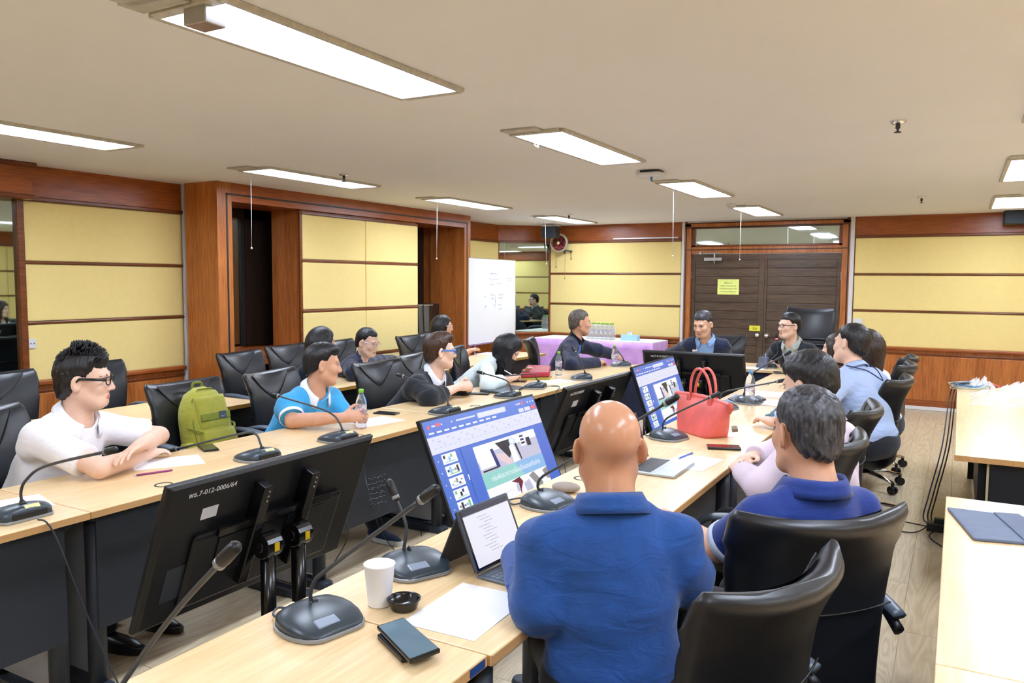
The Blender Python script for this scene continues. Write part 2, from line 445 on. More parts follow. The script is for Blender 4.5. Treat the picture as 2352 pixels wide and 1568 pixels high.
# angled corner wall with a tall mirror
A_, B_ = Vector((XL, 10.6, 0)), Vector((-5.61, YB, 0))
fa = frame2(A_, B_); La = (B_ - A_).length
def in_frame(mb, fr_): mb.v = [tuple(fr_ @ Vector(p)) for p in mb.v]; return mb
wc = struct(in_frame(MB().span((-.02, 0, 0), (La + .02, .1, CEIL)), fa).build('wall_corner', M['teak']), 'angled corner wall with a tall mirror')
in_frame(MB().span((0, -.025, R1 + .02), (La, .02, CEIL)), fa).build('valance', M['teak_x'], wc)
in_frame(MB().span((0, -.05, R1 - .012), (La, .01, R1 + .022)), fa).build('moulding', M['teak_darkx'], wc, bevel=.008)
in_frame(MB().span((0, -.05, R4 - .02), (La, .01, R4 + .02)), fa).build('dado_rail', M['teak_x'], wc, bevel=.008)
for a, b in ((0, .03), (La - .035, La)): in_frame(MB().span((a, -.03, R4), (b, .01, R1)), fa).build('mirror_frame', M['teak_dark'], wc, bevel=.004)
in_frame(MB().span((.03, -.012, R4 + .02), (La - .035, -.006, R1 - .012)), fa).build('mirror', M['mirror'], wc)
in_frame(MB().span((.05, -.015, .12), (La - .05, .0, R4 - .09)), fa).build('wainscot_panel', M['teak'], wc, bevel=.005)
in_frame(MB().span((0, -.024, .0), (La, .0, .105)), fa).build('skirting', M['teak_x'], wc)

# left wall in two runs, either side of the portal
wl = struct(MB().span((XL - .3, YF, 0), (XL, 4.95, CEIL)).span((XL - .3, 8.85, 0), (XL, 10.75, CEIL)).span((XL - .3, 4.9, 0), (XL - .16, 8.9, CEIL))
            .build('wall_left', M['teak']), 'left wall of yellow fabric panels and reddish wood')
fl1 = frame2((XL, 0), (XL, 1))                 # local x = +Y, -y into +X
wall_cladding(wl, fl1, 3.45, 4.872, hz='y')
wall_cladding(wl, fl1, 8.98, 10.6, hz='y')
wall_cladding(wl, fl1, YF, .9, hz='y', posts=(-.8,))
# pier with the near mirror
MB().span((XL, .9, R1 + .02), (XL + .16, 3.46, CEIL)).build('pier_valance', M['teak_h'], wl)
MB().span((XL, .9, CEIL - .035), (XL + .19, 3.49, CEIL)).build('cornice', M['teak_dark'], wl, bevel=.01)
MB().span((XL, .9, R1 - .012), (XL + .19, 3.475, R1 + .022)).build('moulding', M['teak_dark'], wl, bevel=.008)
MB().span((XL, .95, R4 + .01), (XL + .012, 3.405, R1 - .01)).build('mirror', M['mirror'], wl)
MB().span((XL, 3.405, R4), (XL + .05, 3.455, R1)).build('mirror_frame', M['teak_dark'], wl, bevel=.005)
MB().span((XL, .9, 0), (XL + .03, 3.45, R4)).build('wainscot_panel', M['teak'], wl)
MB().span((XL, .9, R4 - .025), (XL + .055, 3.455, R4 + .015)).build('dado_rail', M['teak_h'], wl, bevel=.008)
# post, conduits, boxes
MB().span((XL, 4.93, 0), (XL + .02, 5.25, CEIL)).build('post', M['teak'], wl)
MB().span((XL, 4.878, 0), (XL + .05, 4.934, CEIL)).build('conduit', M['white_trim'], wl, bevel=.004)
MB().tube([(XL + .04, 5.085, .2), (XL + .04, 5.085, CEIL)], .017, 10).build('conduit', M['white_trim'], wl, smooth=True)
bx1 = MB().span((XL + .02, 4.921, 1.31), (XL + .075, 5.014, 1.43)).build('outlet_box', plain('ivory_plastic', (214, 208, 190), .5), wl, bevel=.004)
MB().span((XL + .074, 4.935, 1.365), (XL + .077, 4.95, 1.385)).build('socket_hole', M['black'], bx1)
MB().span((XL + .02, 4.922, 1.196), (XL + .06, 5.001, 1.293)).build('outlet_box', M['white_trim'], wl, bevel=.004)
tp = MB().span((XL + .062, 4.918, 1.158), (XL + .064, 5.115, 1.187)).build('label_tape', M['white'], wl)
sk = MB().span((XL + .028, 3.457, 1.039), (XL + .04, 3.515, 1.114)).build('socket_plate', M['white_trim'], wl, bevel=.003)
for d_ in (-.012, .012): MB().span((XL + .039, 3.486 + d_ - .004, 1.072), (XL + .041, 3.486 + d_ + .004, 1.082)).build('socket_hole', M['black'], sk)

# portal frame in front of the left wall
XP = -5.70
pf = struct(thing('trim_1', 'tall reddish wood portal frame with a dark inlay line', 'portal', (XP, 6.9, 0)))
MB().span((XP - .42, 4.83, 0), (XP, 4.995, CEIL)).build('jamb', M['teak'], pf, bevel=.004)
MB().span((XP - .55, 8.82, 0), (XP, 8.97, CEIL)).build('jamb', M['teak'], pf, bevel=.004)
MB().span((XP - .5, 4.995, 2.275), (XP, 8.82, CEIL)).build('lintel', M['teak_h'], pf)
il = MB().span((XP, 4.928, 0), (XP + .004, 4.944, 2.345)).span((XP, 8.875, 0), (XP + .004, 8.891, 2.345)).span((XP, 4.928, 2.33), (XP + .004, 8.891, 2.346))
il.build('inlay', M['black_line'], pf)
MB().span((XP - .5, 4.995, .775), (XP - .02, 5.90, .90)).build('shelf_rail', M['teak_h'], pf, bevel=.006)
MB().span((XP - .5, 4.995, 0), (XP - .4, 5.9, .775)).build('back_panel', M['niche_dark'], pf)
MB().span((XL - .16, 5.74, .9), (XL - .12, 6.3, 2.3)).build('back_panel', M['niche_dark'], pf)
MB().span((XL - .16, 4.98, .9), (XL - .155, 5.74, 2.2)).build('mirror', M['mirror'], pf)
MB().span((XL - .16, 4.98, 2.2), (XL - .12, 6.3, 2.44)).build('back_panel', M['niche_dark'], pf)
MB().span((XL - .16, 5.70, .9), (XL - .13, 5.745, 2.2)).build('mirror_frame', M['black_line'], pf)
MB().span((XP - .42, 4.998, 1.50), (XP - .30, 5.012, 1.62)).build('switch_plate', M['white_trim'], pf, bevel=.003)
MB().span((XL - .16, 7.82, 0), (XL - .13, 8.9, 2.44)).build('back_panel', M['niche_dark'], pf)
for y_ in (5.10,): MB().span((XP - .06, y_, 0), (XP - .045, y_ + .012, .775)).build('brass_strip', plain('brass', (150, 110, 60), .35, .8), pf)
# panelled screen box inside the portal
sb = struct(thing('trim_2', 'yellow padded screen of six panels inside the portal', 'screen', (XP - .2, 6.86, 0)))
MB().span((-6.16, 5.90, 0), (XP - .055, 7.82, 2.275)).build('carcass', M['teak'], sb)
MB().span((XP - .055, 5.86, .0), (XP - .03, 5.89, 2.26)).build('edge_strip', M['teak_dark'], sb)
zs = (2.245, 1.772, 1.265, .757, .30)
for k in range(4):
    for a, b in ((5.892, 6.852), (6.858, 7.822)):
        MB().span((XP - .06, a, zs[k + 1] + .014), (XP - .022, b, zs[k] - .014)).build('panel', M['yellow'], sb, bevel=.012, seg=3)
for k in range(4):
    MB().span((XP - .06, 5.88, zs[k] - .014), (XP - .018, 7.822, zs[k] + .012)).build('rail', M['teak_dark'], sb, bevel=.006)
MB().span((XP - .06, 5.88, 0), (XP - .018, 7.822, .3)).build('plinth', M['teak_h'], sb)
MB().span((XP + .0, 4.995, .0), (XP + .02, 8.82, .1)).build('skirting', M['teak_h'], pf, bevel=.004)
# cabinet with hanging cables in the right recess
cb = thing('media_cabinet', 'dark cabinet with hanging cables in the recess beside the padded screen', 'cabinet', (-6.1, 8.35, 0))
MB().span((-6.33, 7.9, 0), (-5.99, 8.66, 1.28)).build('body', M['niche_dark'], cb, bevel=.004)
MB().span((-5.992, 7.93, .80), (-5.985, 8.42, 1.26)).build('door', plain('grey_green_metal', (96, 96, 84), .4), cb)
MB().span((-5.99, 7.9, 1.255), (-5.978, 8.5, 1.272)).build('metal_strip', M['steel'], cb)
for y_ in (8.16, 8.28):
    MB().tube(smooth_path([(-5.975, y_, 1.27), (-5.96, y_ - .015, 1.1), (-5.955, y_ - .01, .9), (-5.955, y_, .83)]), .008, 6).tube([(-5.955, y_, .86), (-5.955, y_, .80)], .016, 8).build('cable', M['black'], cb, smooth=True)

# right wall and the wall behind the camera
wr = struct(MB().span((XR, YF, 0), (XR + .15, YB, CEIL)).build('wall_right', M['teak']), 'right wall of yellow fabric panels')
wall_cladding(wr, frame2((XR, YB), (XR, YB - 1)), 0, YB - YF, posts=(2.8, 5.6, 8.4, 11.2), wains=2.0, hz='y')
wf = struct(MB().span((XL - .3, YF - .15, 0), (XR, YF, CEIL)).build('wall_front', M['teak']), 'wall behind the viewer')
wall_cladding(wf, frame2((XR, YF), (XR - 1, YF)), 0, XR - XL, posts=(3, 6), wains=2.0)

# ------------------------------------------------------------------ ceiling lights
M['lamp_frame'] = plain('aged_lamp_frame', (196, 190, 176), .5, vary=.15, scale=30)
M['diffuser'] = emit('lit_diffuser', (222, 234, 255), LAMP)
M['tube_glow'] = emit('lit_tubes', (222, 234, 255), LAMP * 1.3)
GL = 'recessed ceiling lights with white diffusers'
def lamp_proto(w_=.30, l_=1.27):
    r = thing('ceiling_light', 'x', 'light', (0, 0, 0), 0, GL)
    f_ = MB(); t_ = .028
    for a, b in (((-w_ / 2 - t_, -l_ / 2 - t_), (-w_ / 2, l_ / 2 + t_)), ((w_ / 2, -l_ / 2 - t_), (w_ / 2 + t_, l_ / 2 + t_)),
                 ((-w_ / 2, -l_ / 2 - t_ * 1.6), (w_ / 2, -l_ / 2)), ((-w_ / 2, l_ / 2), (w_ / 2, l_ / 2 + t_ * 1.6))):
        f_.span((a[0], a[1], -.018), (b[0], b[1], 0))
    f_.build('frame', M['lamp_frame'], r, bevel=.003)
    MB().span((-w_ / 2, -l_ / 2, -.008), (w_ / 2, l_ / 2, -.002)).build('diffuser', M['diffuser'], r)
    MB().span((-w_ / 2 - .02, -l_ / 2 - .14, -.012), (w_ / 2 - .1, -l_ / 2 - .05, -.002)).build('hatch', M['lamp_frame'], r)
    return r
lp = lamp_proto()
LIGHTS = [(-2.14, 2.37, 'largest lit ceiling light, nearest above the left half of the table'),
          (-2.14, 4.72, 'lit ceiling light with a dangling wire end before the round ceiling box'),
          (-2.14, 7.25, 'lit ceiling light between the ceiling box and the smoke detector'),
          (-2.14, 9.72, 'lit ceiling light just in front of the double door'),
          (-4.78, 5.07, 'lit ceiling light in front of the wood portal with a sprinkler beside it'),
          (-4.78, 7.50, 'lit ceiling light above the far end of the wood portal'),
          (-4.78, 10.0, 'lit ceiling light above the corner loudspeaker and hose reel'),
          (.42, 7.05, 'square looking lit ceiling light at the right edge, nearer of two'),
          (.42, 9.75, 'square looking lit ceiling light at the right edge, nearer the back wall'),
          (.42, 4.3, 'ceiling light whose corner just enters at the right edge'),
          (-2.14, -.1, 'ceiling light behind the viewer on the table axis'),
          (.42, 1.7, 'ceiling light above the viewer on the right'), (.42, -.8, 'ceiling light behind the viewer on the right'),
          (-4.78, -.1, 'ceiling light behind the viewer on the left'), (2.6, 7.05, 'ceiling light near the right wall, far'), (2.6, 4.3, 'ceiling light near the right wall, middle'), (2.6, 1.7, 'ceiling light near the right wall, near')]
for k, (x_, y_, lb) in enumerate(LIGHTS):
    o = lp if k == 0 else copy_tree(lp)
    o.location = (x_, y_, CEIL); o['label'] = lb
# louvred fitting at the upper left
lv = thing('ceiling_light', 'lit ceiling light with a silver louvre grid at the left edge', 'light', (-4.78, 2.65, CEIL), 0, GL)
f_ = MB(); w_, l_ = .30, 1.27
for a, b in (((-w_ / 2 - .028, -l_ / 2), (-w_ / 2, l_ / 2)), ((w_ / 2, -l_ / 2), (w_ / 2 + .028, l_ / 2)), ((-w_ / 2 - .028, -l_ / 2 - .03), (w_ / 2 + .028, -l_ / 2)), ((-w_ / 2 - .028, l_ / 2), (w_ / 2 + .028, l_ / 2 + .05))):
    f_.span((-4.78 + a[0], 2.65 + a[1], CEIL - .018), (-4.78 + b[0], 2.65 + b[1], CEIL))
f_.build('frame', M['lamp_frame'], lv)
MB().span((-4.93, 2.02, CEIL - .004), (-4.63, 3.28, CEIL - .002)).build('tube_panel', M['tube_glow'], lv)
for k in range(13):
    MB().span((-4.93, 2.03 + k * .1, CEIL - .016), (-4.63, 2.036 + k * .1, CEIL - .004)).build('louvre_blade', M['steel'], lv)
MB().span((-4.785, 2.02, CEIL - .016), (-4.775, 3.28, CEIL - .004)).build('louvre_spine', M['steel'], lv)
# pull cords hanging from the lights
CORD = M['white_trim']
for k, (x0, y0, x1, y1, lb) in enumerate([(576, 404, 578, 570, 'white pull cord hanging in front of the portal left niche'), (1004, 466, 1003, 594, 'white pull cord hanging at the right end of the portal'),
     (1252, 505, 1255, 606, 'white pull cord hanging before the corner mirror'), (1547, 436, 1545, 588, 'white pull cord hanging left of the double door'),
     (1702, 486, 1699, 596, 'white pull cord hanging over the left door leaf'), (2312, 492, 2305, 607, 'white pull cord hanging at the right yellow panels')]):
    p = at_z(x0, y0, CEIL - .01); q = at_d(x1, y1, p)
    solo('pull_cord', MB().tube([p, q], .0022, 6).ball(q, .009, 6), CORD, lb, 'cord', 'pull cords of the ceiling lights', smooth=True)
p = at_z(1233, 322, CEIL - .015)
q = [at_d(x, y, p) for x, y in ((1233, 322), (1228, 330), (1232, 337), (1237, 330), (1236, 340))]
solo('loose_wire', MB().tube(smooth_path(q), .003, 6), CORD, 'short curled wire hanging from a ceiling light corner', 'wire', smooth=True)
# sprinklers, detector, ceiling box, switch box
for x_, y_, lb, up in ((2063, 278, 'chrome sprinkler head on the open ceiling at the right', 1), (2117, 452, 'chrome sprinkler head near the right back wall', 0),
                   (790, 400, 'chrome sprinkler head beside the portal light', 0), (1307, 492, 'chrome sprinkler head above the corner light', 0)):
    p = at_z(x_, y_, CEIL); r = thing('sprinkler', lb, 'sprinkler', p, 0, 'ceiling sprinklers')
    MB().lathe([(.042, 0), (.04, -.006), (.03, -.014), (.012, -.018)][::-1], p, 18).build('escutcheon', M['chrome'], r, smooth=True)
    MB().lathe([(.0, -.062), (.018, -.06), (.018, -.056), (.006, -.054), (.006, -.042), (.012, -.038), (.012, -.018)], p, 12).build('head', M['dark_grey'], r, smooth=True)
p = at_z(1679, 468, CEIL)
solo('smoke_detector', MB().lathe([(.0, -.05), (.03, -.05), (.034, -.036), (.05, -.03), (.055, -.004), (.055, 0)], p, 20), M['white_trim'], 'round white smoke detector on the ceiling near the door', 'detector', smooth=True)
p = at_z(1497, 392, CEIL); r = thing('ceiling_box', 'white round cornered box hanging just below the ceiling', 'access point', p)
MB().prism([(math.copysign(abs(math.cos(a)) ** .5, math.cos(a)) * .105, math.copysign(abs(math.sin(a)) ** .5, math.sin(a)) * .105) for a in [2 * math.pi * k / 32 for k in range(32)]], -.055, -.02, mat=Matrix.Translation(p)).build('cover', M['white_trim'], r, bevel=.01, smooth=True)
MB().span((p.x - .07, p.y - .07, p.z - .025), (p.x + .07, p.y + .07, p.z)).build('bracket', M['dark_grey'], r)
MB().tube([p + Vector((.02, -.06, -.05)), p + Vector((.02, -.06, -.085))], .009, 8).build('antenna', plain('blue_plug', (40, 110, 150), .4), r, smooth=True)
p = at_z(476, 12, CEIL); r = thing('junction_box', 'pale metal switch box at the top edge beside the largest light', 'box', p)
MB().span((p.x - .05, p.y - .05, CEIL - .07), (p.x + .05, p.y + .03, CEIL)).build('box', M['steel'], r, bevel=.003)
MB().span((p.x - .20, p.y - .30, CEIL - .012), (p.x + .02, p.y - .12, CEIL)).build('base_plate', M['lamp_frame'], r, bevel=.002)
# loudspeakers and hose-reel style wall fan in the corner
M['speaker'] = plain('slate_speaker', (42, 54, 66), .6, vary=.1, bump=.4, bscale=600)
p = at_y(1265, 532, 10.75); r = thing('loudspeaker', 'small dark loudspeaker high in the corner by the mirror', 'loudspeaker', (p.x, 10.75, p.z), 0, 'wall loudspeakers')
MB().box((p.x, 10.75, p.z - .01), (.225, .18, .165)).build('cabinet', M['black'], r, bevel=.008)
MB().box((p.x, 10.655, p.z - .01), (.21, .012, .155)).build('grille', M['speaker'], r, bevel=.004)
MB().span((p.x - .12, 10.68, p.z + .075), (p.x + .12, 10.86, p.z + .085)).build('bracket', M['steel'], r)
p = at_y(2335, 500, 11.0); r = thing('loudspeaker', 'dark loudspeaker high on the back wall at the right edge', 'loudspeaker', (p.x, 11.0, p.z), 0, 'wall loudspeakers')
MB().box((p.x + .02, 11.0, p.z), (.30, .22, .16)).build('cabinet', M['black'], r, bevel=.01)
MB().box((p.x + .02, 10.885, p.z), (.28, .012, .145)).build('grille', M['speaker'], r, bevel=.004)
c = at_y(1284, 558, 11.02); r = thing('wall_fan', 'round wall fan with dark red blades in the corner above the panels', 'fan', (c.x, 11.02, c.z))
rg = MB(); n = 28
for rr, d_, tr_ in ((.135, 0, .012), (.135, .05, .008)):
    rg.tube([(c.x + rr * math.cos(2 * math.pi * k / n), 11.0 + d_, c.z + rr * math.sin(2 * math.pi * k / n)) for k in range(n + 1)], tr_, 6)
rg.build('guard_ring', plain('grey_cream', (178, 172, 150), .5), r, smooth=True)
redm = plain('dark_red_plastic', (120, 20, 34), .35)
for k in range(6):
    a = 2 * math.pi * k / 6 + .3
    bl = MB().grid(lambda u, v: (c.x + (.02 + .09 * v) * math.cos(a + (u - .5) * (.55 + .35 * v)), 11.02 + (u - .5) * .03, c.z + (.02 + .09 * v) * math.sin(a + (u - .5) * (.55 + .35 * v))), 4, 4)
    bl.build('blade', redm, r, smooth=True, solid=.003)
MB().ball((c.x, 10.99, c.z), (.026, .018, .026), 8).build('hub', plain('cream_cap', (220, 200, 140), .4), r, smooth=True)
MB().ball((c.x, 11.08, c.z), (.06, .06, .06), 8).tube([(c.x, 11.08, c.z), (c.x + .05, 11.12, c.z - .13), (c.x + .03, 11.16, c.z - .15)], .016, 8).build('motor', M['dark_grey'], r, smooth=True)
MB().tube([(c.x + .06, 11.05, c.z - .11), (c.x + .18, 11.12, c.z - .125)], .012, 8).tube([(c.x + .15, 11.12, c.z - .12), (c.x + .155, 11.13, c.z - .24)], .004, 6).ball((c.x + .155, 11.13, c.z - .24), .011, 6).build('bracket', M['dark_grey'], r, smooth=True)
for dx, l_ in ((-.09, .20), (.06, .38)):
    MB().tube([(c.x + dx, 11.12, c.z - .16), (c.x + dx - .01, 11.13, c.z - .16 - l_)], .0022, 6).ball((c.x + dx - .01, 11.13, c.z - .16 - l_), .011, 6).build('pull_string', plain('string_%d' % (dx > 0), (170, 140, 80), .8), r)
# ------------------------------------------------------------------ desks
TZ = .74
def desk_parts(r, x0, x1, y0, y1, inner, legs=True):
    """straight desk between x0..x1, y0..y1; inner = the x of the edge that faces the well"""
    MB().span((x0, y0 + .002, TZ - .028), (x1, y1 - .002, TZ)).build('tabletop', [M['beech']], r, bevel=.003)
    eb = MB()
    for a in (x0, x1): eb.span((a - .0015, y0 + .003, TZ - .026), (a + .0015, y1 - .003, TZ - .002))
    for b in (y0, y1): eb.span((x0 + .003, b - .0015 + (.002 if b == y0 else -.002), TZ - .026), (x1 - .003, b + .0015 + (.002 if b == y0 else -.002), TZ - .002))
    eb.build('edge_band', M['beech_edge'], r)
    s = 1 if inner > (x0 + x1) / 2 else -1
    xm = inner - s * .075
    MB().span((xm - .009, y0 + .06, .26), (xm + .009, y1 - .06, TZ - .05)).build('modesty_panel', M['modesty'], r, bevel=.003)
    fr = MB()
    for yy in (y0 + .05, y1 - .05): fr.span((x0 + .05, yy - .02, TZ - .055), (x1 - .05, yy + .02, TZ - .028))
    fr.span((xm - .02, y0 + .05, TZ - .06), (xm + .02, y1 - .05, TZ - .028)).build('underframe', M['desk_metal'], r)
    if legs:
        for yy in (y0 + .075, y1 - .075):
            xo = inner - s * .52
            for xx in (inner - s * .105, xo): MB().tube([(xx, yy, .03), (xx, yy, TZ - .05)], .034, 12).build('leg', M['desk_metal'], r, smooth=True)
            MB().span((min(inner - s * .105, xo), yy - .012, .07), (max(inner - s * .105, xo), yy + .012, TZ - .05)).build('leg_panel', plain_grey, r, bevel=.003)
            ft = MB(); a, b = inner - s * .06, inner - s * .565
            ft.span((min(a, b), yy - .032, .0), (max(a, b), yy + .032, .042))
            for xx in (a, b): ft.lathe([(.036, 0), (.036, .03), (.03, .044), (.0, .046)], (xx, yy, 0), 14)
            ft.build('foot', M['desk_metal'], r, bevel=.004)
    gx = inner - s * .105
    MB().lathe([(.0, -.004), (.03, -.004), (.03, .001), (.037, .002), (.038, 0), (.038, -.01)], (gx, (y0 + y1) / 2 - .22, TZ), 20, cap=False).build('grommet', M['black'], r, smooth=True)
plain_grey = plain('light_grey_panel', (150, 152, 158), .5)
DG = 'beech topped desks of the conference table'
LX0, LX1, RX0, RX1 = -3.32, -2.71, -1.487, -.888
for k, lb in enumerate(('beech desk at the left edge under the cropped microphone', 'beech desk in front of the person in the white polo shirt', 'beech desk in front of the person in the blue polo shirt',
                        'beech desk in front of the person in the black blazer', 'beech desk with the red folder in front of the person in the white blazer')):
    y0 = .50 + 1.205 * k
    r = thing('conference_desk', lb, 'desk', (-3.0, y0 + .6, 0), 0, DG); desk_parts(r, LX0, LX1, y0, y0 + 1.205, LX1)
for k, lb in enumerate(('beech desk nearest the viewer with two stacked phones', 'beech desk with the tablet and the paper cup', 'beech desk with the grey open laptop', 'beech desk with the coral handbag standing on it',
                        'beech desk with the water bottle with a blue cap', 'far beech desk of the right row next to the head table')):
    y0 = .285 + 1.205 * k; dx = -.011 if k == 0 else 0
    y1 = y0 + 1.205 if k < 5 else 7.62
    r = thing('conference_desk', lb, 'desk', (-1.2, y0 + .6, 0), 0, DG); desk_parts(r, RX0 + dx, RX1 + dx, y0, y1, RX0 + dx)
    if k == 0: MB().span((RX1 + dx + .0005, y1 - .075, TZ - .024), (RX1 + dx + .0025, y1 - .012, TZ - .004)).build('sticker', plain('blue_sticker', (40, 70, 130), .5), r)
def poly_desk(lb, poly, loc, legs):
    r = thing('conference_desk', lb, 'desk', loc, 0, DG)
    MB().prism(poly, TZ - .028, TZ).build('tabletop', M['beech_x'], r, bevel=.003)
    cx = sum(p[0] for p in poly) / len(poly); cy = sum(p[1] for p in poly) / len(poly)
    q = [(cx + (x - cx) * .8, cy + (y - cy) * .8) for x, y in poly]
    m = MB()
    for a, b in zip(q, q[1:] + q[:1]):
        m.add([(a[0], a[1], .24), (b[0], b[1], .24), (b[0], b[1], TZ - .03), (a[0], a[1], TZ - .03)], [(0, 1, 2, 3)])
    m.build('modesty_panel', plain('navy_modesty_panel', (34, 40, 62), .55), r, solid=.016)
    for x_, y_ in legs:
        MB().tube([(x_, y_, .03), (x_, y_, TZ - .03)], .034, 12).build('leg', M['desk_metal'], r, smooth=True)
        MB().span((x_ - .035, y_ - .2, 0), (x_ + .035, y_ + .2, .042)).build('foot', M['desk_metal'], r, bevel=.006)
poly_desk('angled beech corner desk where the left row meets the head table', [(-2.71, 6.528), (-2.71, 7.15), (-2.35, 7.86), (-2.1, 7.86), (-2.1, 8.49), (-2.35, 8.3), (-3.11, 7.335), (-3.31, 7.16), (-3.32, 6.528)], (-2.8, 7.3, 0), [(-3.0, 6.75), (-2.3, 8.1)])
poly_desk('beech head desk in front of the double door', [(-2.097, 7.86), (-.9, 7.86), (-.9, 8.49), (-2.097, 8.49)], (-1.5, 8.2, 0), [(-1.95, 8.2), (-1.05, 8.2)])
SG = 'beech desks of the second row on the left'
for k, (y0, y1, lb) in enumerate(((1.3, 2.60, 'second row beech desk at the left edge behind the person in the white polo shirt'), (2.60, 3.905, 'second row beech desk behind the chair with the backpack'),
                                  (4.66, 5.86, 'second row beech desk with a phone behind the person in the blue polo shirt'), (5.86, 7.06, 'second row beech desk where the person in the navy jacket writes'), (7.06, 8.26, 'far second row beech desk of the person in the yellow top'))):
    r = thing('side_desk', lb, 'desk', (-4.5, (y0 + y1) / 2, 0), 0, SG)
    MB().span((-4.79, y0 + .002, TZ - .028), (-4.2, y1 - .002, TZ)).build('tabletop', M['beech'], r, bevel=.003)
    MB().span((-4.203, y0 + .003, TZ - .027), (-4.1985, y1 - .003, TZ - .001)).build('edge_band', plain('ochre_edge', (196, 150, 66), .5), r)
    MB().span((-4.29, y0 + .03, .10), (-4.27, y1 - .03, TZ - .03)).build('modesty_panel', M['black'], r)
    for yy in (y0 + .03, y1 - .03): MB().span((-4.75, yy - .014, 0), (-4.27, yy + .014, TZ - .03)).build('side_panel', M['black'], r, bevel=.003)
# tables at the right
RG = 'beech tables along the right side'
for y0, y1, lb in ((-.3, 1.96, 'near right beech table, the part closest to the viewer'), (1.96, 3.57, 'near right beech table with the grey sleeve on it')):
    r = thing('side_table', lb, 'table', (.4, y0 + .8, 0), 0, RG)
    MB().span((-.012, y0 + .001, TZ - .028), (.80, y1 - .001, TZ)).build('tabletop', M['beech'], r, bevel=.003)
    MB().span((.10, y0 + .05, .1), (.12, y1 - .05, TZ - .03)).build('modesty_panel', M['black'], r)
    for yy in (y0 + .06, y1 - .06): MB().span((.04, yy - .015, 0), (.76, yy + .015, TZ - .028)).build('side_panel', M['black'], r, bevel=.003)
r = thing('side_table', 'far right beech table with cables and crumpled plastic on it', 'table', (.4, 6.0, 0), 0, RG)
MB().span((.015, 4.465, TZ - .03), (.80, 7.55, TZ)).build('tabletop', M['beech'], r, bevel=.003)
MB().span((.012, 4.4635, TZ - .028), (.8, 4.4645, TZ - .001)).build('edge_band', M['beech_edge'], r)
MB().span((.16, 4.52, .03), (.18, 7.5, TZ - .03)).span((.16, 4.52, .03), (.8, 4.54, TZ - .03)).build('modesty_panel', plain('dark_navy_panel', (20, 24, 34), .5), r)
for yy in (4.6, 7.4): MB().span((.12, yy - .02, 0), (.76, yy + .02, TZ - .03)).build('side_panel', M['black'], r)
MB().span((.155, 4.505, .02), (.165, 4.518, TZ - .03)).build('edge_strip', plain('beige_strip', (196, 186, 150), .5), r)

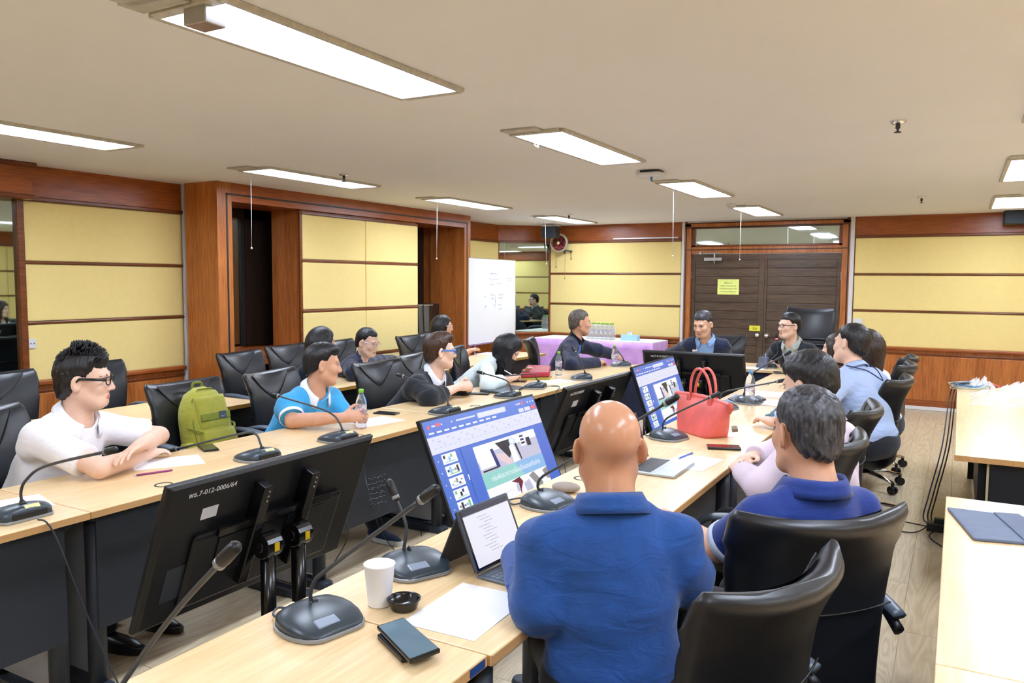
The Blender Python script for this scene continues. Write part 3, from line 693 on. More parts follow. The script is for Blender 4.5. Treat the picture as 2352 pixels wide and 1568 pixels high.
# ------------------------------------------------------------------ swivel chairs
def sup(a, b, n, p=3.2):
    return [(math.copysign(abs(math.cos(t_)) ** (2 / p), math.cos(t_)) * a, math.copysign(abs(math.sin(t_)) ** (2 / p), math.sin(t_)) * b) for t_ in [2 * math.pi * k / n for k in range(n)]]
def make_chair(exec_=False):
    r = thing('swivel_chair', 'x', 'chair', (0, 0, 0), 0, 'black leather swivel chairs')
    top = .97 if not exec_ else 1.30
    def back_pt(v):
        """centre line of the backrest: (y, z, tilt)"""
        z = .44 + (top - .44) * v
        y = -.215 - .085 * v - .05 * max(0, v - .72) ** 1.3 * 3 + .03 * math.sin(math.pi * v)
        return y, z
    rings = []; nv = 22
    for i in range(nv + 1):
        v = i / nv; y, z = back_pt(v)
        a = .205 + .045 * min(1, v * 1.5) + (.012 if v > .8 else 0); b = .042 - .004 * v
        e = min(1, (v + .004) / .05, (1.004 - v) / .035); e = math.sqrt(max(0, 1 - (1 - e) ** 2)) if e < 1 else 1
        cur = .075
        rings.append([(x * (.93 + .07 * e), y + yy * max(e, .05) + cur * (x / .25) ** 2 * (.25 + .75 * v), z + .018 * (x / .25) ** 2 * v) for x, yy in sup(a, b, 36)])
    MB().loft(rings).build('backrest', M['leather'], r, smooth=True)
    # rear cover seam and panel
    sm = MB()
    for v in (.48,):
        y, z = back_pt(v); sm.tube([(x, y - .043 + .075 * (x / .25) ** 2 * (.25 + .75 * v), z + .018 * (x / .25) ** 2 * v) for x in [-.23 + .046 * k for k in range(11)]], .0028, 5)
    sm.build('rear_seam', M['black'], r, smooth=True)
    if not exec_:
        # V shaped head pad on the front face
        def pad(u, t_):
            v = .985 - .30 * t_; wv = .185 * (1 - t_) ** .75 * (1 if t_ > .02 else .98)
            x = (u * 2 - 1) * wv; y, z = back_pt(v)
            bul = .007 * (1 - (2 * u - 1) ** 4) * min(1, t_ * 8) * min(1, (1 - t_) * 5)
            return (x, y + .0395 + bul + .075 * (x / .25) ** 2 * (.25 + .75 * v), z + .018 * (x / .25) ** 2 * v)
        MB().grid(pad, 14, 12).build('head_pad', M['leather'], r, smooth=True)
        for s in (-1, 1):
            pts = []
            for k in range(11):
                q = pad(0 if s < 0 else 1, k / 10); pts.append((q[0], q[1] + .003, q[2]))
            MB().tube(pts, .003, 5).build('pad_seam', M['black'], r, smooth=True)
    else:
        for k in range(7):
            v = .62 - .075 * k; y, z = back_pt(v)
            pts = [(-.2 + .04 * j, y + .035 + .075 * ((-.2 + .04 * j) / .25) ** 2 * (.25 + .75 * v), z) for j in range(11)]
            MB().tube(pts, .022, 8, flat=.9).build('back_roll', M['leather'], r, smooth=True)
    # seat
    rings = []
    for i in range(9):
        t_ = i / 8; z = .40 + .10 * t_; e = math.sqrt(max(.0, 1 - (2 * t_ - 1) ** 2)) * .5 + .5
        rings.append([(x * (.88 + .12 * e), y * (.9 + .1 * e) - .0, z - (.02 * max(0, y / .24) ** 2 if t_ > .5 else 0)) for x, y in sup(.25, .25, 32, 4)])
    MB().loft(rings).build('seat', M['leather'], r, smooth=True)
    # arms
    for s in (-1, 1):
        x = s * .285
        pth = smooth_path([(s * .2, .02, .42), (x, .03, .45), (x, .045, .56), (x, .02, .625), (x, -.1, .655), (x, -.2, .60)], 5)
        MB().tube(pth, [.02] * len(pth), 8, flat=.8).build('arm_bracket', M['black'], r, smooth=True)
        pp = smooth_path([(x, .20, .60), (x, .14, .642), (x, .02, .66), (x, -.1, .665), (x, -.2, .645)], 5)
        MB().tube(pp, [.022 + .008 * math.sin(math.pi * k / (len(pp) - 1)) for k in range(len(pp))], 8, flat=.55).build('armrest', plain_arm, r, smooth=True)
    MB().tube([(0, 0, .10), (0, 0, .25)], .03, 12).tube([(0, 0, .25), (0, 0, .40)], .02, 12).span((-.12, -.14, .375), (.12, .14, .405)).build('column', M['black'], r, smooth=False, bevel=.003)
    MB().tube([(.1, .02, .38), (.24, .03, .37), (.29, .03, .36)], .008, 6).build('lever', M['black'], r, smooth=True)
    for k in range(5):
        a = 2 * math.pi * k / 5 + .3; d = Vector((math.cos(a), math.sin(a), 0))
        lg = MB().tube([d * .02 + Vector((0, 0, .125)), d * .17 + Vector((0, 0, .11)), d * .295 + Vector((0, 0, .085))], [.03, .024, .018], 8, flat=.6)
        lo = lg.build('base_leg', M['chrome'], r, smooth=True)
        c_ = d * .295 + Vector((0, 0, .032)); s_ = Vector((-d.y, d.x, 0))
        cw = MB()
        for q in (-1, 1): cw.tube([c_ + s_ * (.006 * q), c_ + s_ * (.024 * q)], .031, 12)
        cw.tube([c_ + Vector((0, 0, .0)), c_ + Vector((0, 0, .06))], .012, 8)
        cw.build('caster', M['black'], lo)
    return r
plain_arm = plain('slate_armrest', (86, 98, 112), .35)
chair0 = make_chair(); chairx = None
chair_used = [False]
def chair(px, py, zt, ang, lb, back=.30):
    """place a chair so that the middle of its backrest top projects to (px, py); ang = heading the sitter faces, degrees from +X"""
    p = at_z(px, py, zt) if py is not None else Vector((px, zt, 0))
    a = math.radians(ang)
    o = chair0 if not chair_used[0] else copy_tree(chair0); chair_used[0] = True
    o.location = (p.x + back * math.cos(a), p.y + back * math.sin(a), 0); o.rotation_euler = (0, 0, a - math.pi / 2); o['label'] = lb
    return o
def chair_xy(x, y, ang, lb): return chair(x, None, y, ang, lb, 0)
CHAIRS = {}
chair_xy(-3.58, 2.03, 30, 'leather chair the person in the white polo shirt sits in')
chair_xy(-3.72, 3.09, 0, 'leather chair carrying the olive green backpack')
chair_xy(-3.70, 3.78, 8, 'leather chair the person in the blue polo shirt sits in')
chair_xy(-3.50, 4.58, -4, 'empty leather chair between the blue polo shirt and the black blazer')
chair_xy(-3.62, 5.22, 5, 'leather chair hidden behind the person in the black blazer')
chair_xy(-3.70, 6.02, 18, 'leather chair of the person in the white blazer')
chair_xy(-3.66, 7.42, 25, 'leather chair left of the person in the navy jacket near the corner mirror')
chair_xy(-5.05, 2.72, 0, 'empty second row leather chair at the left edge')
chair_xy(-5.15, 3.42, 0, 'second row leather chair peeking out behind the dark spiky hair')
chair_xy(-4.95, 4.62, 6, 'empty leather chair before the portal niche in the second row')
chair_xy(-5.16, 5.33, 0, 'leather chair of the person with the black bob in the second row')
chair_xy(-5.16, 6.0, 0, 'leather chair of the person in the navy jacket writing in the second row')
chair_xy(-4.98, 7.0, 0, 'empty second row leather chair before the padded screen')
chair_xy(-5.18, 7.7, 0, 'leather chair of the person in the yellow top')
chair_xy(-2.36, 8.92, -95, 'leather chair of the person with the round badge at the head desk')
chair_xy(-.55, 1.80, 160, 'nearest leather chair with pale lettering on its back')
chair_xy(-.455, 2.42, 130, 'leather chair of the person in the blue polo with grey black hair')
chair_xy(-.64, 3.38, 168, 'leather chair of the person in the pink striped shirt')
chair_xy(-.65, 4.28, 176, 'empty leather chair between the pink striped shirt and the light blue shirt')
chair_xy(-.58, 5.72, 172, 'leather chair of the person in the light blue shirt with its chrome base in view')
chair_xy(-.60, 6.72, 176, 'second to last leather chair of the right row')
chair_xy(-.62, 7.42, 176, 'farthest leather chair of the right row')
ex = make_chair(True); ex.location = (-1.42, 8.98, 0); ex.rotation_euler = (0, 0, math.radians(-90 - 90)); ex['label'] = 'tall executive leather chair with ribbed back at the head desk'
ex.name = 'executive_chair'; ex['group'] = ''; del ex['group']
# lettering on the nearest chair
nc = [o for o in col.objects if o.get('label') == 'nearest leather chair with pale lettering on its back'][0]
tx = text_mesh('ประชุม2', .045, at_frame((.10, -.305, .60), (-1, 0, 0), (0, -1, 0)), plain('pale_marker', (150, 165, 185), .7), 'lettering')
tx.parent = nc

# ------------------------------------------------------------------ monitors on floor stands
def em(name, rgb, k=1.0):
    t_ = NT(name); t_.b.inputs['Base Color'].default_value = (0, 0, 0, 1); t_.b.inputs['Specular IOR Level'].default_value = .2
    t_.b.inputs['Emission Color'].default_value = (*lin(rgb), 1); t_.b.inputs['Emission Strength'].default_value = SCREEN * k; return t_.fin(.3)
SCREEN = .27
SC = {n: em('screen_' + n, c) for n, c in dict(blue=(78, 116, 212), dblue=(58, 92, 190), white=(250, 250, 255), lilac=(222, 224, 246), teal=(150, 214, 208), sky=(140, 190, 235), dark=(34, 34, 46),
          skin=(232, 208, 214), grey=(150, 148, 150), maroon=(112, 40, 58), red=(226, 90, 110), navy=(40, 52, 120), green=(120, 200, 130), mid=(196, 198, 222)).items()}
SCN = list(SC)
def slide_display(r, fr, w_, h_, detail=True):
    """front face seen with local x right, z up; y = 0 the screen plane, -y towards the viewer"""
    m = MB()
    lay = [0]
    def rect(u0, v0, u1, v1, c):
        lay[0] += 1; y = -.0002 - .00002 * lay[0]
        m.add([(u0 * w_, y, (1 - v1) * h_), (u1 * w_, y, (1 - v1) * h_), (u1 * w_, y, (1 - v0) * h_), (u0 * w_, y, (1 - v0) * h_)], [(0, 1, 2, 3)], SCN.index(c))
    def poly(pts, c):
        lay[0] += 1; y = -.0002 - .00002 * lay[0]
        m.add([(u * w_, y, (1 - v) * h_) for u, v in pts], [tuple(range(len(pts)))], SCN.index(c))
    rect(0, 0, 1, 1, 'blue')
    rect(.43, .035, .69, .085, 'lilac'); rect(.025, .04, .045, .07, 'red'); rect(.09, .035, .125, .065, 'red')
    for a, b in ((.06, .085), (.13, .14), (.21, .22), (.25, .41)): rect(a, .045, b, .06, 'lilac')
    rect(.80, .04, .845, .052, 'lilac'); rect(.855, .03, .88, .06, 'red')
    for u in (.92, .95, .98): rect(u, .04, u + .01, .055, 'white')
    for k in range(10): rect(.025 + .058 * k, .105, .025 + .058 * k + .038, .12, 'white')
    rect(.0, .145, 1, .30, 'lilac')
    rect(.81, .095, .86, .135, 'lilac'); rect(.87, .095, .93, .135, 'lilac'); rect(.94, .095, .99, .135, 'red')
    for k in range(26):
        u = .03 + .037 * k; rect(u, .165 + .05 * (k % 3) * .5, u + .014 + .008 * (k % 2), .18 + .05 * (k % 3) * .5, 'mid'); rect(u, .245, u + .02, .252, 'mid')
    rect(.0, .298, 1, .304, 'dblue')
    rect(.205, .304, .211, .96, 'dblue'); rect(.198, .55, .206, .60, 'white')
    for k in range(6):                       # thumbnails
        v = .315 + .108 * k
        rect(.055, v, .165, v + .09, 'white')
        for j in range(5):
            c = ('dark', 'navy', 'sky', 'green', 'grey')[(j + k) % 5]
            rect(.065 + .018 * j, v + .012 + .02 * ((j * 2 + k) % 3), .08 + .018 * j, v + .04 + .014 * ((j + k) % 3), c)
        rect(.075, v + .07, .15, v + .078, ('teal', 'green', 'mid')[k % 3])
        rect(.02, v + .04, .028, v + .055, 'mid')
    # the slide
    rect(.30, .335, .885, .93, 'white')
    poly([(.30, .49), (.56, .37), (.885, .40), (.885, .60), (.30, .60)], 'mid'); rect(.30, .335, .885, .42, 'white')
    rect(.31, .36, .44, .56, 'white'); poly([(.43, .40), (.455, .40), (.475, .585), (.445, .585)], 'navy'); rect(.32, .575, .46, .59, 'dark')
    poly([(.49, .36), (.62, .36), (.605, .50), (.575, .54)], 'dark'); poly([(.47, .46), (.54, .475), (.60, .59), (.55, .60), (.48, .52)], 'skin')
    poly([(.60, .43), (.645, .41), (.66, .59), (.60, .60)], 'white'); poly([(.655, .42), (.675, .42), (.685, .58), (.675, .60)], 'dark')
    for k in range(10): a = 2 * math.pi * k / 10; rect(.64 + .025 * math.cos(a) - .004, .385 + .03 * math.sin(a) - .006, .64 + .025 * math.cos(a) + .004, .385 + .03 * math.sin(a) + .006, 'sky')
    rect(.715, .35, .765, .47, 'white'); rect(.722, .36, .758, .38, 'navy'); rect(.722, .395, .758, .415, 'navy'); rect(.722, .43, .758, .45, 'dark'); rect(.775, .40, .815, .485, 'dark')
    rect(.30, .60, .885, .745, 'teal'); poly([(.6, .60), (.885, .60), (.885, .745), (.66, .745)], 'sky')
    poly([(.52, .76), (.60, .745), (.62, .80), (.585, .86), (.57, .93), (.575, .80)], 'maroon'); poly([(.55, .80), (.575, .79), (.57, .88), (.545, .87)], 'mid')
    poly([(.69, .77), (.74, .745), (.80, .88), (.79, .93), (.755, .93)], 'grey'); poly([(.62, .82), (.68, .80), (.70, .93), (.63, .93)], 'mid'); poly([(.83, .77), (.885, .75), (.885, .88), (.85, .86)], 'grey')
    rect(.30, .835, .52, .838, 'mid')
    m.v = [tuple(fr @ Vector(p)) for p in m.v]
    d = m.build('display', [SC[c] for c in SCN], r)
    t_ = text_mesh('กลุ่มพัฒนาความเข้มแข็งของเครือข่าย', h_ * .066, fr @ at_frame((.60 * w_, -.0040, (1 - .672) * h_), (1, 0, 0), (0, -1, 0)), SC['white'], 'lettering', r, extrude=0)
    return d
def monitor(lb, tl, tr, tilt_x, h_, facing, code=None, slide=False, base=None):
    """tl, tr: top corners as seen from the front (left, right); tilt_x: horizontal offset of the bottom edge along the facing direction"""
    tl, tr = Vector(tl), Vector(tr); X_ = (tr - tl).normalized(); w_ = (tr - tl).length
    f_ = Vector((facing[0], facing[1], 0)).normalized()
    dz = math.sqrt(h_ ** 2 - tilt_x ** 2)
    bl = tl + f_ * tilt_x - Vector((0, 0, dz))
    Z_ = (tl - bl).normalized(); Y_ = Z_.cross(X_)       # -Y_ is out of the screen
    fr = Matrix((X_, Y_, Z_)).transposed().to_4x4(); fr.translation = bl
    c_ = (tl + tr) / 2 + f_ * tilt_x * .5
    base_xy = Vector((c_.x, c_.y, 0)) - f_ * .16
    r = thing('floor_monitor', lb, 'monitor', base_xy, 0, 'large monitors on floor stands')
    def bx(name, a, b, mat, bev=.0, **kw):
        m = MB().span(a, b); m.v = [tuple(fr @ Vector(p)) for p in m.v]; return m.build(name, mat, r, bevel=bev, **kw)
    m = MB(); q = .012
    # shell: thin bezel, tapered back
    fwd = [(0, 0), (w_, 0), (w_, h_), (0, h_)]
    rings = [[(x, 0, z) for x, z in fwd], [(x, .018, z) for x, z in fwd], [(x + (q * 1.5 if x == 0 else -q * 1.5), .028, z + (q if z == 0 else -q)) for x, z in fwd]]
    m.loft(rings); m.v = [tuple(fr @ Vector(p)) for p in m.v]; m.build('shell', M['black'], r, bevel=.002)
    bx('lower_housing', (w_ * .14, .026, h_ * .10), (w_ * .86, .05, h_ * .62), M['gloss_black'] if False else M['black'], .012)
    if slide:
        fs = fr.copy(); fs.translation = fr @ Vector((.010, -.0004, .014))
        slide_display(r, fs, w_ - .020, h_ - .026)
    else:
        bx('display', (.008, -.001, .012), (w_ - .008, .001, h_ - .01), M['gloss_black'])
    bx('mount_rail', (w_ * .22, .05, h_ * .60), (w_ * .78, .066, h_ * .66), M['gloss_black'], .003)
    bx('mount_plate', (w_ * .24, .05, h_ * .30), (w_ * .44, .058, h_ * .58), M['black'], .003)
    bx('mount_plate', (w_ * .56, .05, h_ * .30), (w_ * .76, .058, h_ * .58), M['black'], .003)
    for s in (-1, 1):
        xx = w_ / 2 + s * .115
        bx('mount_arm', (xx - .02, .028, h_ * .18), (xx + .02, .085, h_ * .90), M['gloss_black'], .004)
        for k in range(3):
            b_ = fr @ Vector((xx, .087, h_ * (.80 + .035 * k))); 
            MB().ball(b_, .004, 5).build('screw', M['steel'], r)
    for s in (-1, 1):
        hp = fr @ Vector((w_ / 2 + s * .075, .11, h_ * .48))
        MB().tube([hp - X_ * .035, hp + X_ * .035], .045, 18).tube([hp - X_ * .042, hp + X_ * .042], .02, 10).build('hinge', M['gloss_black'], r, bevel=.004)
        tk = hp - Vector((0, 0, .0)) 
        MB().tube([(hp.x, hp.y, .03), (hp.x, hp.y, hp.z - .02)], .027, 14).tube([(hp.x, hp.y, .03), (hp.x, hp.y, .24)], .033, 14).build('post', M['gloss_black'], r, smooth=True)
        wl_ = at_frame(hp - f_ * .047 - X_ * (.0), X_, (0, 0, 1))
        st = MB().box((0, 0, 0), (.022, .002, .03)); st.v = [tuple(wl_ @ Vector(p)) for p in st.v]; st.build('warning_label', M['warn'], r)
        if s < 0:
            wl_ = at_frame(Vector((hp.x, hp.y, .19)) - f_ * .034, X_, (0, 0, 1))
            st = MB().box((0, 0, 0), (.04, .002, .028)); st.v = [tuple(wl_ @ Vector(p)) for p in st.v]; st.build('warning_label', M['warn'], r)
    b0 = Vector((base_xy.x, base_xy.y, 0)) 
    bs = MB(); bs.box((0, 0, .012), (.46, .42, .024)); fb_ = at_frame((b0.x, b0.y, 0), X_); bs.v = [tuple(fb_ @ Vector(p)) for p in bs.v]
    bs.build('base', M['gloss_black'], r, bevel=.006)
    if code:
        fr2 = fr @ Matrix.Translation((w_ - .08, .0292, h_ - .045)) @ Matrix.Rotation(math.pi, 4, 'Z') @ Matrix.Rotation(math.pi / 2, 4, 'X')
        text_mesh(code, .026, fr2, M['white'], 'lettering', r, align='LEFT', extrude=.0003)
        s_ = bx('sticker', (w_ * .78, .0285, h_ * .72), (w_ * .845, .0295, h_ * .80), M['white_trim'])
        bx('rating_plate', (w_ * .84, .0285, h_ * .18), (w_ * .93, .0292, h_ * .42), M['dark_grey'])
        for k in range(4): bx('port', (w_ * .80 - .02, .0286, h_ * (.17 + .035 * k)), (w_ * .80, .031, h_ * (.17 + .035 * k) + .006), M['white_trim'])
    return r, fr
M['warn'] = plain('yellow_label', (226, 188, 20), .5)
xt = -2.10
mon1 = monitor('nearest large black monitor seen from behind with a white inventory code', (xt, at_x(850, 995, xt).y, .953), (xt, at_x(377, 1117, xt).y, .953), .20, .55, (-1, 0), 'พธ.7-012-0006/64')
xt = -1.90
mon2 = monitor('large monitor facing the viewer with a blue presentation window', (xt, 2.60, 1.015), (xt, 3.59, 1.005), .195, .50, (1, 0), slide=True)
xt = -1.98
mon3 = monitor('large black monitor seen from behind beyond the bald head', (xt, 5.20, .968), (xt, 4.12, .972), .185, .50, (-1, 0), 'พธ.7-012-0005/64')
xt = -1.95
mon4 = monitor('monitor with a blue presentation window behind the coral handbag', (xt, 5.15, 1.0), (xt, 6.05, 1.01), .165, .49, (1, 0), slide=True)
mon5 = monitor('black monitor seen from behind in front of the person with the round badge', (-1.585, 6.9, .97), (-2.51, 6.9, .965), .17, .50, (0, 1), 'พธ.7-012-0007/64')

# ------------------------------------------------------------------ gooseneck microphones
M['mic_body'] = plain('slate_mic_body', (50, 61, 70), .34, vary=.08)
M['mic_rim'] = plain('silver_mic_rim', (150, 154, 158), .35, .4)
M['mic_panel'] = plain('pale_mic_buttons', (134, 146, 164), .25)
M['label_yellow'] = plain('pale_yellow_label', (238, 226, 150), .7)
M['red_light'] = emit('red_mic_ring', (255, 70, 80), 2.0)
def mic(lb, bx_, by_, ang, path, plane, lit=False, z0=TZ + .0006, cable=None, label=True):
    """base at (bx_, by_); ang = heading of the talker; path: stem pixels from the boot to the tip on the vertical plane through the base"""
    r = thing('desk_microphone', lb, 'microphone', (bx_, by_, z0), 0, 'gooseneck conference microphones')
    a = math.radians(ang); fr = at_frame((bx_, by_, z0), (math.sin(a), -math.cos(a), 0))    # local y = towards the talker
    def put(mb, name, mat, **kw):
        mb.v = [tuple(fr @ Vector(p)) for p in mb.v]; return mb.build(name, mat, r, **kw)
    ys = [-.082, -.08, -.06, -.03, 0, .03, .06, .078, .084]; hw = [.07, .078, .09, .098, .1, .096, .084, .066, .05]; hh = [.030, .044, .052, .053, .049, .041, .030, .02, .012]
    def ring(y, w_, h_, z): return [(w_ * math.cos(math.pi * k / 14), y, z + h_ * math.sin(math.pi * k / 14) ** .55) for k in range(15)]
    put(MB().loft([ring(y, w_, h_ - .008, .008) for y, w_, h_ in zip(ys, hw, hh)]), 'base', M['mic_body'], smooth=True)
    oc = [(w_, y) for y, w_ in zip(ys, hw)] + [(-w_, y) for y, w_ in reversed(list(zip(ys, hw)))]
    put(MB().prism([(x * 1.03, y * 1.03) for x, y in oc], 0, .011), 'rim', M['mic_rim'], bevel=.003)
    put(MB().box((0, -.081, .022), (.12, .012, .022)), 'rear_recess', M['black'], bevel=.003)
    put(MB().box((.018, .050, .031), (.062, .030, .006), rot=Matrix.Rotation(-.34, 3, 'X')), 'button_panel', M['mic_panel'], bevel=.003)
    if label: put(MB().box((.012, -.0735, .0465), (.05, .016, .003), rot=Matrix.Rotation(.75, 3, 'X')), 'label', M['label_yellow'])
    pts = [at_y(x, y, by_) if plane == 'y' else at_x(x, y, bx_) for x, y in path]
    st = fr @ Vector((0, -.035, .05))
    d = (pts[0] - st); 
    pts = [st] + pts[0:]
    sp = smooth_path(pts, 7)
    MB().tube(sp, .0052, 8).build('gooseneck', M['dark_grey'], r, smooth=True)
    k = 4
    MB().tube(sp[:k], [.015, .013, .010, .0065][:k], 10).build('boot', M['black'], r, smooth=True)
    dd = (sp[-1] - sp[-3]).normalized(); t0 = sp[-1]
    MB().tube([t0 - dd * .012, t0 - dd * .004, t0, t0 + dd * .012, t0 + dd * .05, t0 + dd * .058], [.006, .009, .0105, .0125, .0115, .006], 12).build('capsule', M['black'], r, smooth=True)
    MB().tube([t0 - dd * .004, t0 + dd * .006], .0115, 12).build('light_ring', M['red_light'] if lit else M['mic_rim'], r, smooth=True)
    if cable:
        MB().tube(smooth_path(cable, 6), .0032, 6).build('cable', M['dark_grey'], r, smooth=True)
    return r
def tb(x, y, z=TZ): p = at_z(x, y, z); return p
def lmic(lb, x, y, path, cable=None, ang=180, **kw):
    p = tb(x, y, TZ + .01); return mic(lb, p.x, p.y, ang, path, 'y', cable=cable, **kw)
p0 = tb(40, 1178)
lmic('microphone cropped by the left edge of the photograph', 40, 1180, [(48, 1130), (60, 1102), (105, 1070), (243, 1037)],
     cable=[(-2.72, 1.52, .76), (-2.69, 1.56, .70), (-2.62, 1.66, .3), (-2.5, 1.75, .02), (-2.3, 2.0, .006), (-2.15, 2.5, .006)])
lmic('microphone beside the phone in front of the backpack', 590, 1048, [(597, 1015), (588, 998), (560, 994), (408, 1031)])
lmic('microphone in front of the person in the blue polo shirt', 775, 1006, [(782, 975), (768, 955), (735, 938), (640, 909)])
lmic('microphone in front of the empty chair next to the black blazer', 1020, 945, [(1026, 915), (1015, 893), (985, 880), (927, 864)])
lmic('microphone between the black blazer and the closed laptop', 1165, 908, [(1171, 885), (1160, 872), (1110, 857)], ang=185)
lmic('microphone in front of the person in the white blazer', 1228, 888, [(1231, 868), (1222, 859), (1150, 864)], ang=195,
     cable=[at_z(1252, 887, TZ + .01), at_z(1285, 888, TZ + .012), (-2.69, 5.47, .70), (-2.66, 5.5, .4), (-2.6, 5.5, .02)])
lmic('microphone in front of the person in the navy jacket at the corner', 1335, 868, [(1340, 845), (1333, 825), (1322, 808)], ang=215)
lmic('small far microphone beside the bottle at the corner desk', 1425, 838, [(1431, 822), (1424, 812), (1418, 805)], ang=230)
lmic('nearest microphone in full view beside the phones', 737, 1428, [(713, 1365), (722, 1335), (755, 1305), (968, 1147)], ang=-12,
     cable=[tb(660, 1425, TZ + .02), tb(628, 1412, TZ + .012), tb(640, 1395, TZ + .008), tb(672, 1400, TZ + .02)], label=False)
lmic('microphone right of the paper cup', 955, 1302, [(928, 1262), (933, 1208), (909, 1142)], ang=-25, label=False)
lmic('microphone between the tablet and the bald person', 1262, 1155, [(1235, 1118), (1245, 1095), (1300, 1062), (1528, 927)], ang=-10, label=False, cable=[tb(1212, 1150, TZ + .02), tb(1180, 1158, TZ + .006), tb(1170, 1148, TZ + .006), tb(1205, 1142, TZ + .015)])
lmic('microphone in front of the coral handbag', 1538, 1003, [(1522, 978), (1530, 962), (1560, 945), (1632, 912)], ang=-15, label=False, cable=[tb(1503, 998, TZ + .02), tb(1485, 1000, TZ + .006), tb(1482, 990, TZ + .006)])
lmic('microphone behind the coral handbag', 1662, 935, [(1655, 910), (1664, 900), (1700, 892), (1785, 876)], ang=-10, label=False)
lmic('microphone standing behind the bottle with the blue cap', 1722, 922, [(1712, 880), (1726, 858), (1800, 816)], ang=0, label=False)
p = Vector((-2.38, 8.02, 0)); mic('microphone with a red ring before the person with the round badge', p.x, p.y, 90, [(1612, 812), (1614, 782)], 'y', lit=True, label=False)
p = tb(1783, 832, TZ + .01); mic('microphone with a red ring before the person in the black jacket', p.x, 8.1, 100, [(1785, 812), (1786, 795), (1784, 778)], 'y', lit=True, label=False)
q = Vector((-1.30, .86, TZ))
mic('blurred microphone stem crossing the lower left in front of the monitor', q.x, q.y, 20, [(330, 1500), (420, 1385), (505, 1293)], 'y', label=False)
# ------------------------------------------------------------------ people: signed distance fields meshed with surface nets
V3 = lambda p: np.array([p[0], p[1], p[2]], dtype=np.float64)
class Field:
    def __init__(s, lo, hi, h):
        s.lo = np.array(lo, float); s.h = h; s.n = np.ceil((np.array(hi) - s.lo) / h).astype(int) + 2
        s.v = np.full(s.n, 1.0, np.float32)
        s.ax = [(s.lo[i] + h * np.arange(s.n[i])).astype(np.float32) for i in range(3)]
    def win(s, lo, hi):
        a = np.clip(np.floor((np.array(lo) - s.lo) / s.h).astype(int), 0, s.n); b = np.clip(np.ceil((np.array(hi) - s.lo) / s.h).astype(int) + 1, 0, s.n)
        if np.any(b - a < 1): return None
        sl = tuple(slice(int(p), int(q)) for p, q in zip(a, b))
        X = s.ax[0][sl[0]][:, None, None]; Y = s.ax[1][sl[1]][None, :, None]; Z = s.ax[2][sl[2]][None, None, :]
        return sl, X, Y, Z
    def put(s, prim, k=.01, sub=False, inter=None):
        fn, lo, hi = prim; m = k + 2 * s.h
        w_ = s.win(np.array(lo) - m, np.array(hi) + m)
        if w_ is None: return s
        sl, X, Y, Z = w_; d = fn(X, Y, Z).astype(np.float32); a = s.v[sl]
        if sub:
            d = -d; hh = np.maximum(k - np.abs(a - d), 0) / k; s.v[sl] = np.maximum(a, d) + hh * hh * k * .25
        else:
            hh = np.maximum(k - np.abs(a - d), 0) / k; s.v[sl] = np.minimum(a, d) - hh * hh * k * .25
        return s
    def noise(s, fn): 
        X, Y, Z = s.ax[0][:, None, None], s.ax[1][None, :, None], s.ax[2][None, None, :]
        s.v += fn(X, Y, Z).astype(np.float32); return s
    def mesh(s):
        v = s.v; v[0] = v[-1] = 1; v[:, 0] = v[:, -1] = 1; v[:, :, 0] = v[:, :, -1] = 1
        ins = v < 0; n = s.n; c = np.zeros(n - 1, np.int8)
        for dx in (0, 1):
            for dy in (0, 1):
                for dz in (0, 1): c += ins[dx:n[0] - 1 + dx, dy:n[1] - 1 + dy, dz:n[2] - 1 + dz]
        I = np.nonzero((c > 0) & (c < 8)); ids = np.full(n - 1, -1, np.int32); N = len(I[0]); ids[I] = np.arange(N)
        acc = np.zeros((N, 3), np.float32); cnt = np.zeros(N, np.float32)
        cor = {(a, b, d): v[I[0] + a, I[1] + b, I[2] + d] for a in (0, 1) for b in (0, 1) for d in (0, 1)}
        for ax in range(3):
            for p in (0, 1):
                for q in (0, 1):
                    A = [p, q]; A.insert(ax, 0); B = [p, q]; B.insert(ax, 1)
                    va, vb = cor[tuple(A)], cor[tuple(B)]; m = (va < 0) != (vb < 0); t_ = va[m] / (va[m] - vb[m])
                    P = np.tile(np.array(A, np.float32), (m.sum(), 1)); P[:, ax] += t_; acc[m] += P; cnt[m] += 1
        pos = (np.stack(I, 1) + acc / np.maximum(cnt, 1)[:, None]) * s.h + s.lo
        F = []
        for ax in range(3):
            a = [slice(None)] * 3; b = [slice(None)] * 3; a[ax] = slice(0, -1); b[ax] = slice(1, None)
            e = ins[tuple(a)] != ins[tuple(b)]; J = np.array(np.nonzero(e)); o1, o2 = [i for i in range(3) if i != ax]
            ok = (J[o1] > 0) & (J[o2] > 0) & (J[o1] < n[o1] - 1) & (J[o2] < n[o2] - 1); J = J[:, ok]
            def cell(d1, d2):
                K = J.copy(); K[o1] += d1; K[o2] += d2; return ids[K[0], K[1], K[2]]
            q = np.stack([cell(-1, -1), cell(0, -1), cell(0, 0), cell(-1, 0)], 1)
            fl_ = ins[J[0], J[1], J[2]] ^ (ax == 1); q[~fl_] = q[~fl_][:, ::-1]; F.append(q)
        return pos, np.concatenate(F)
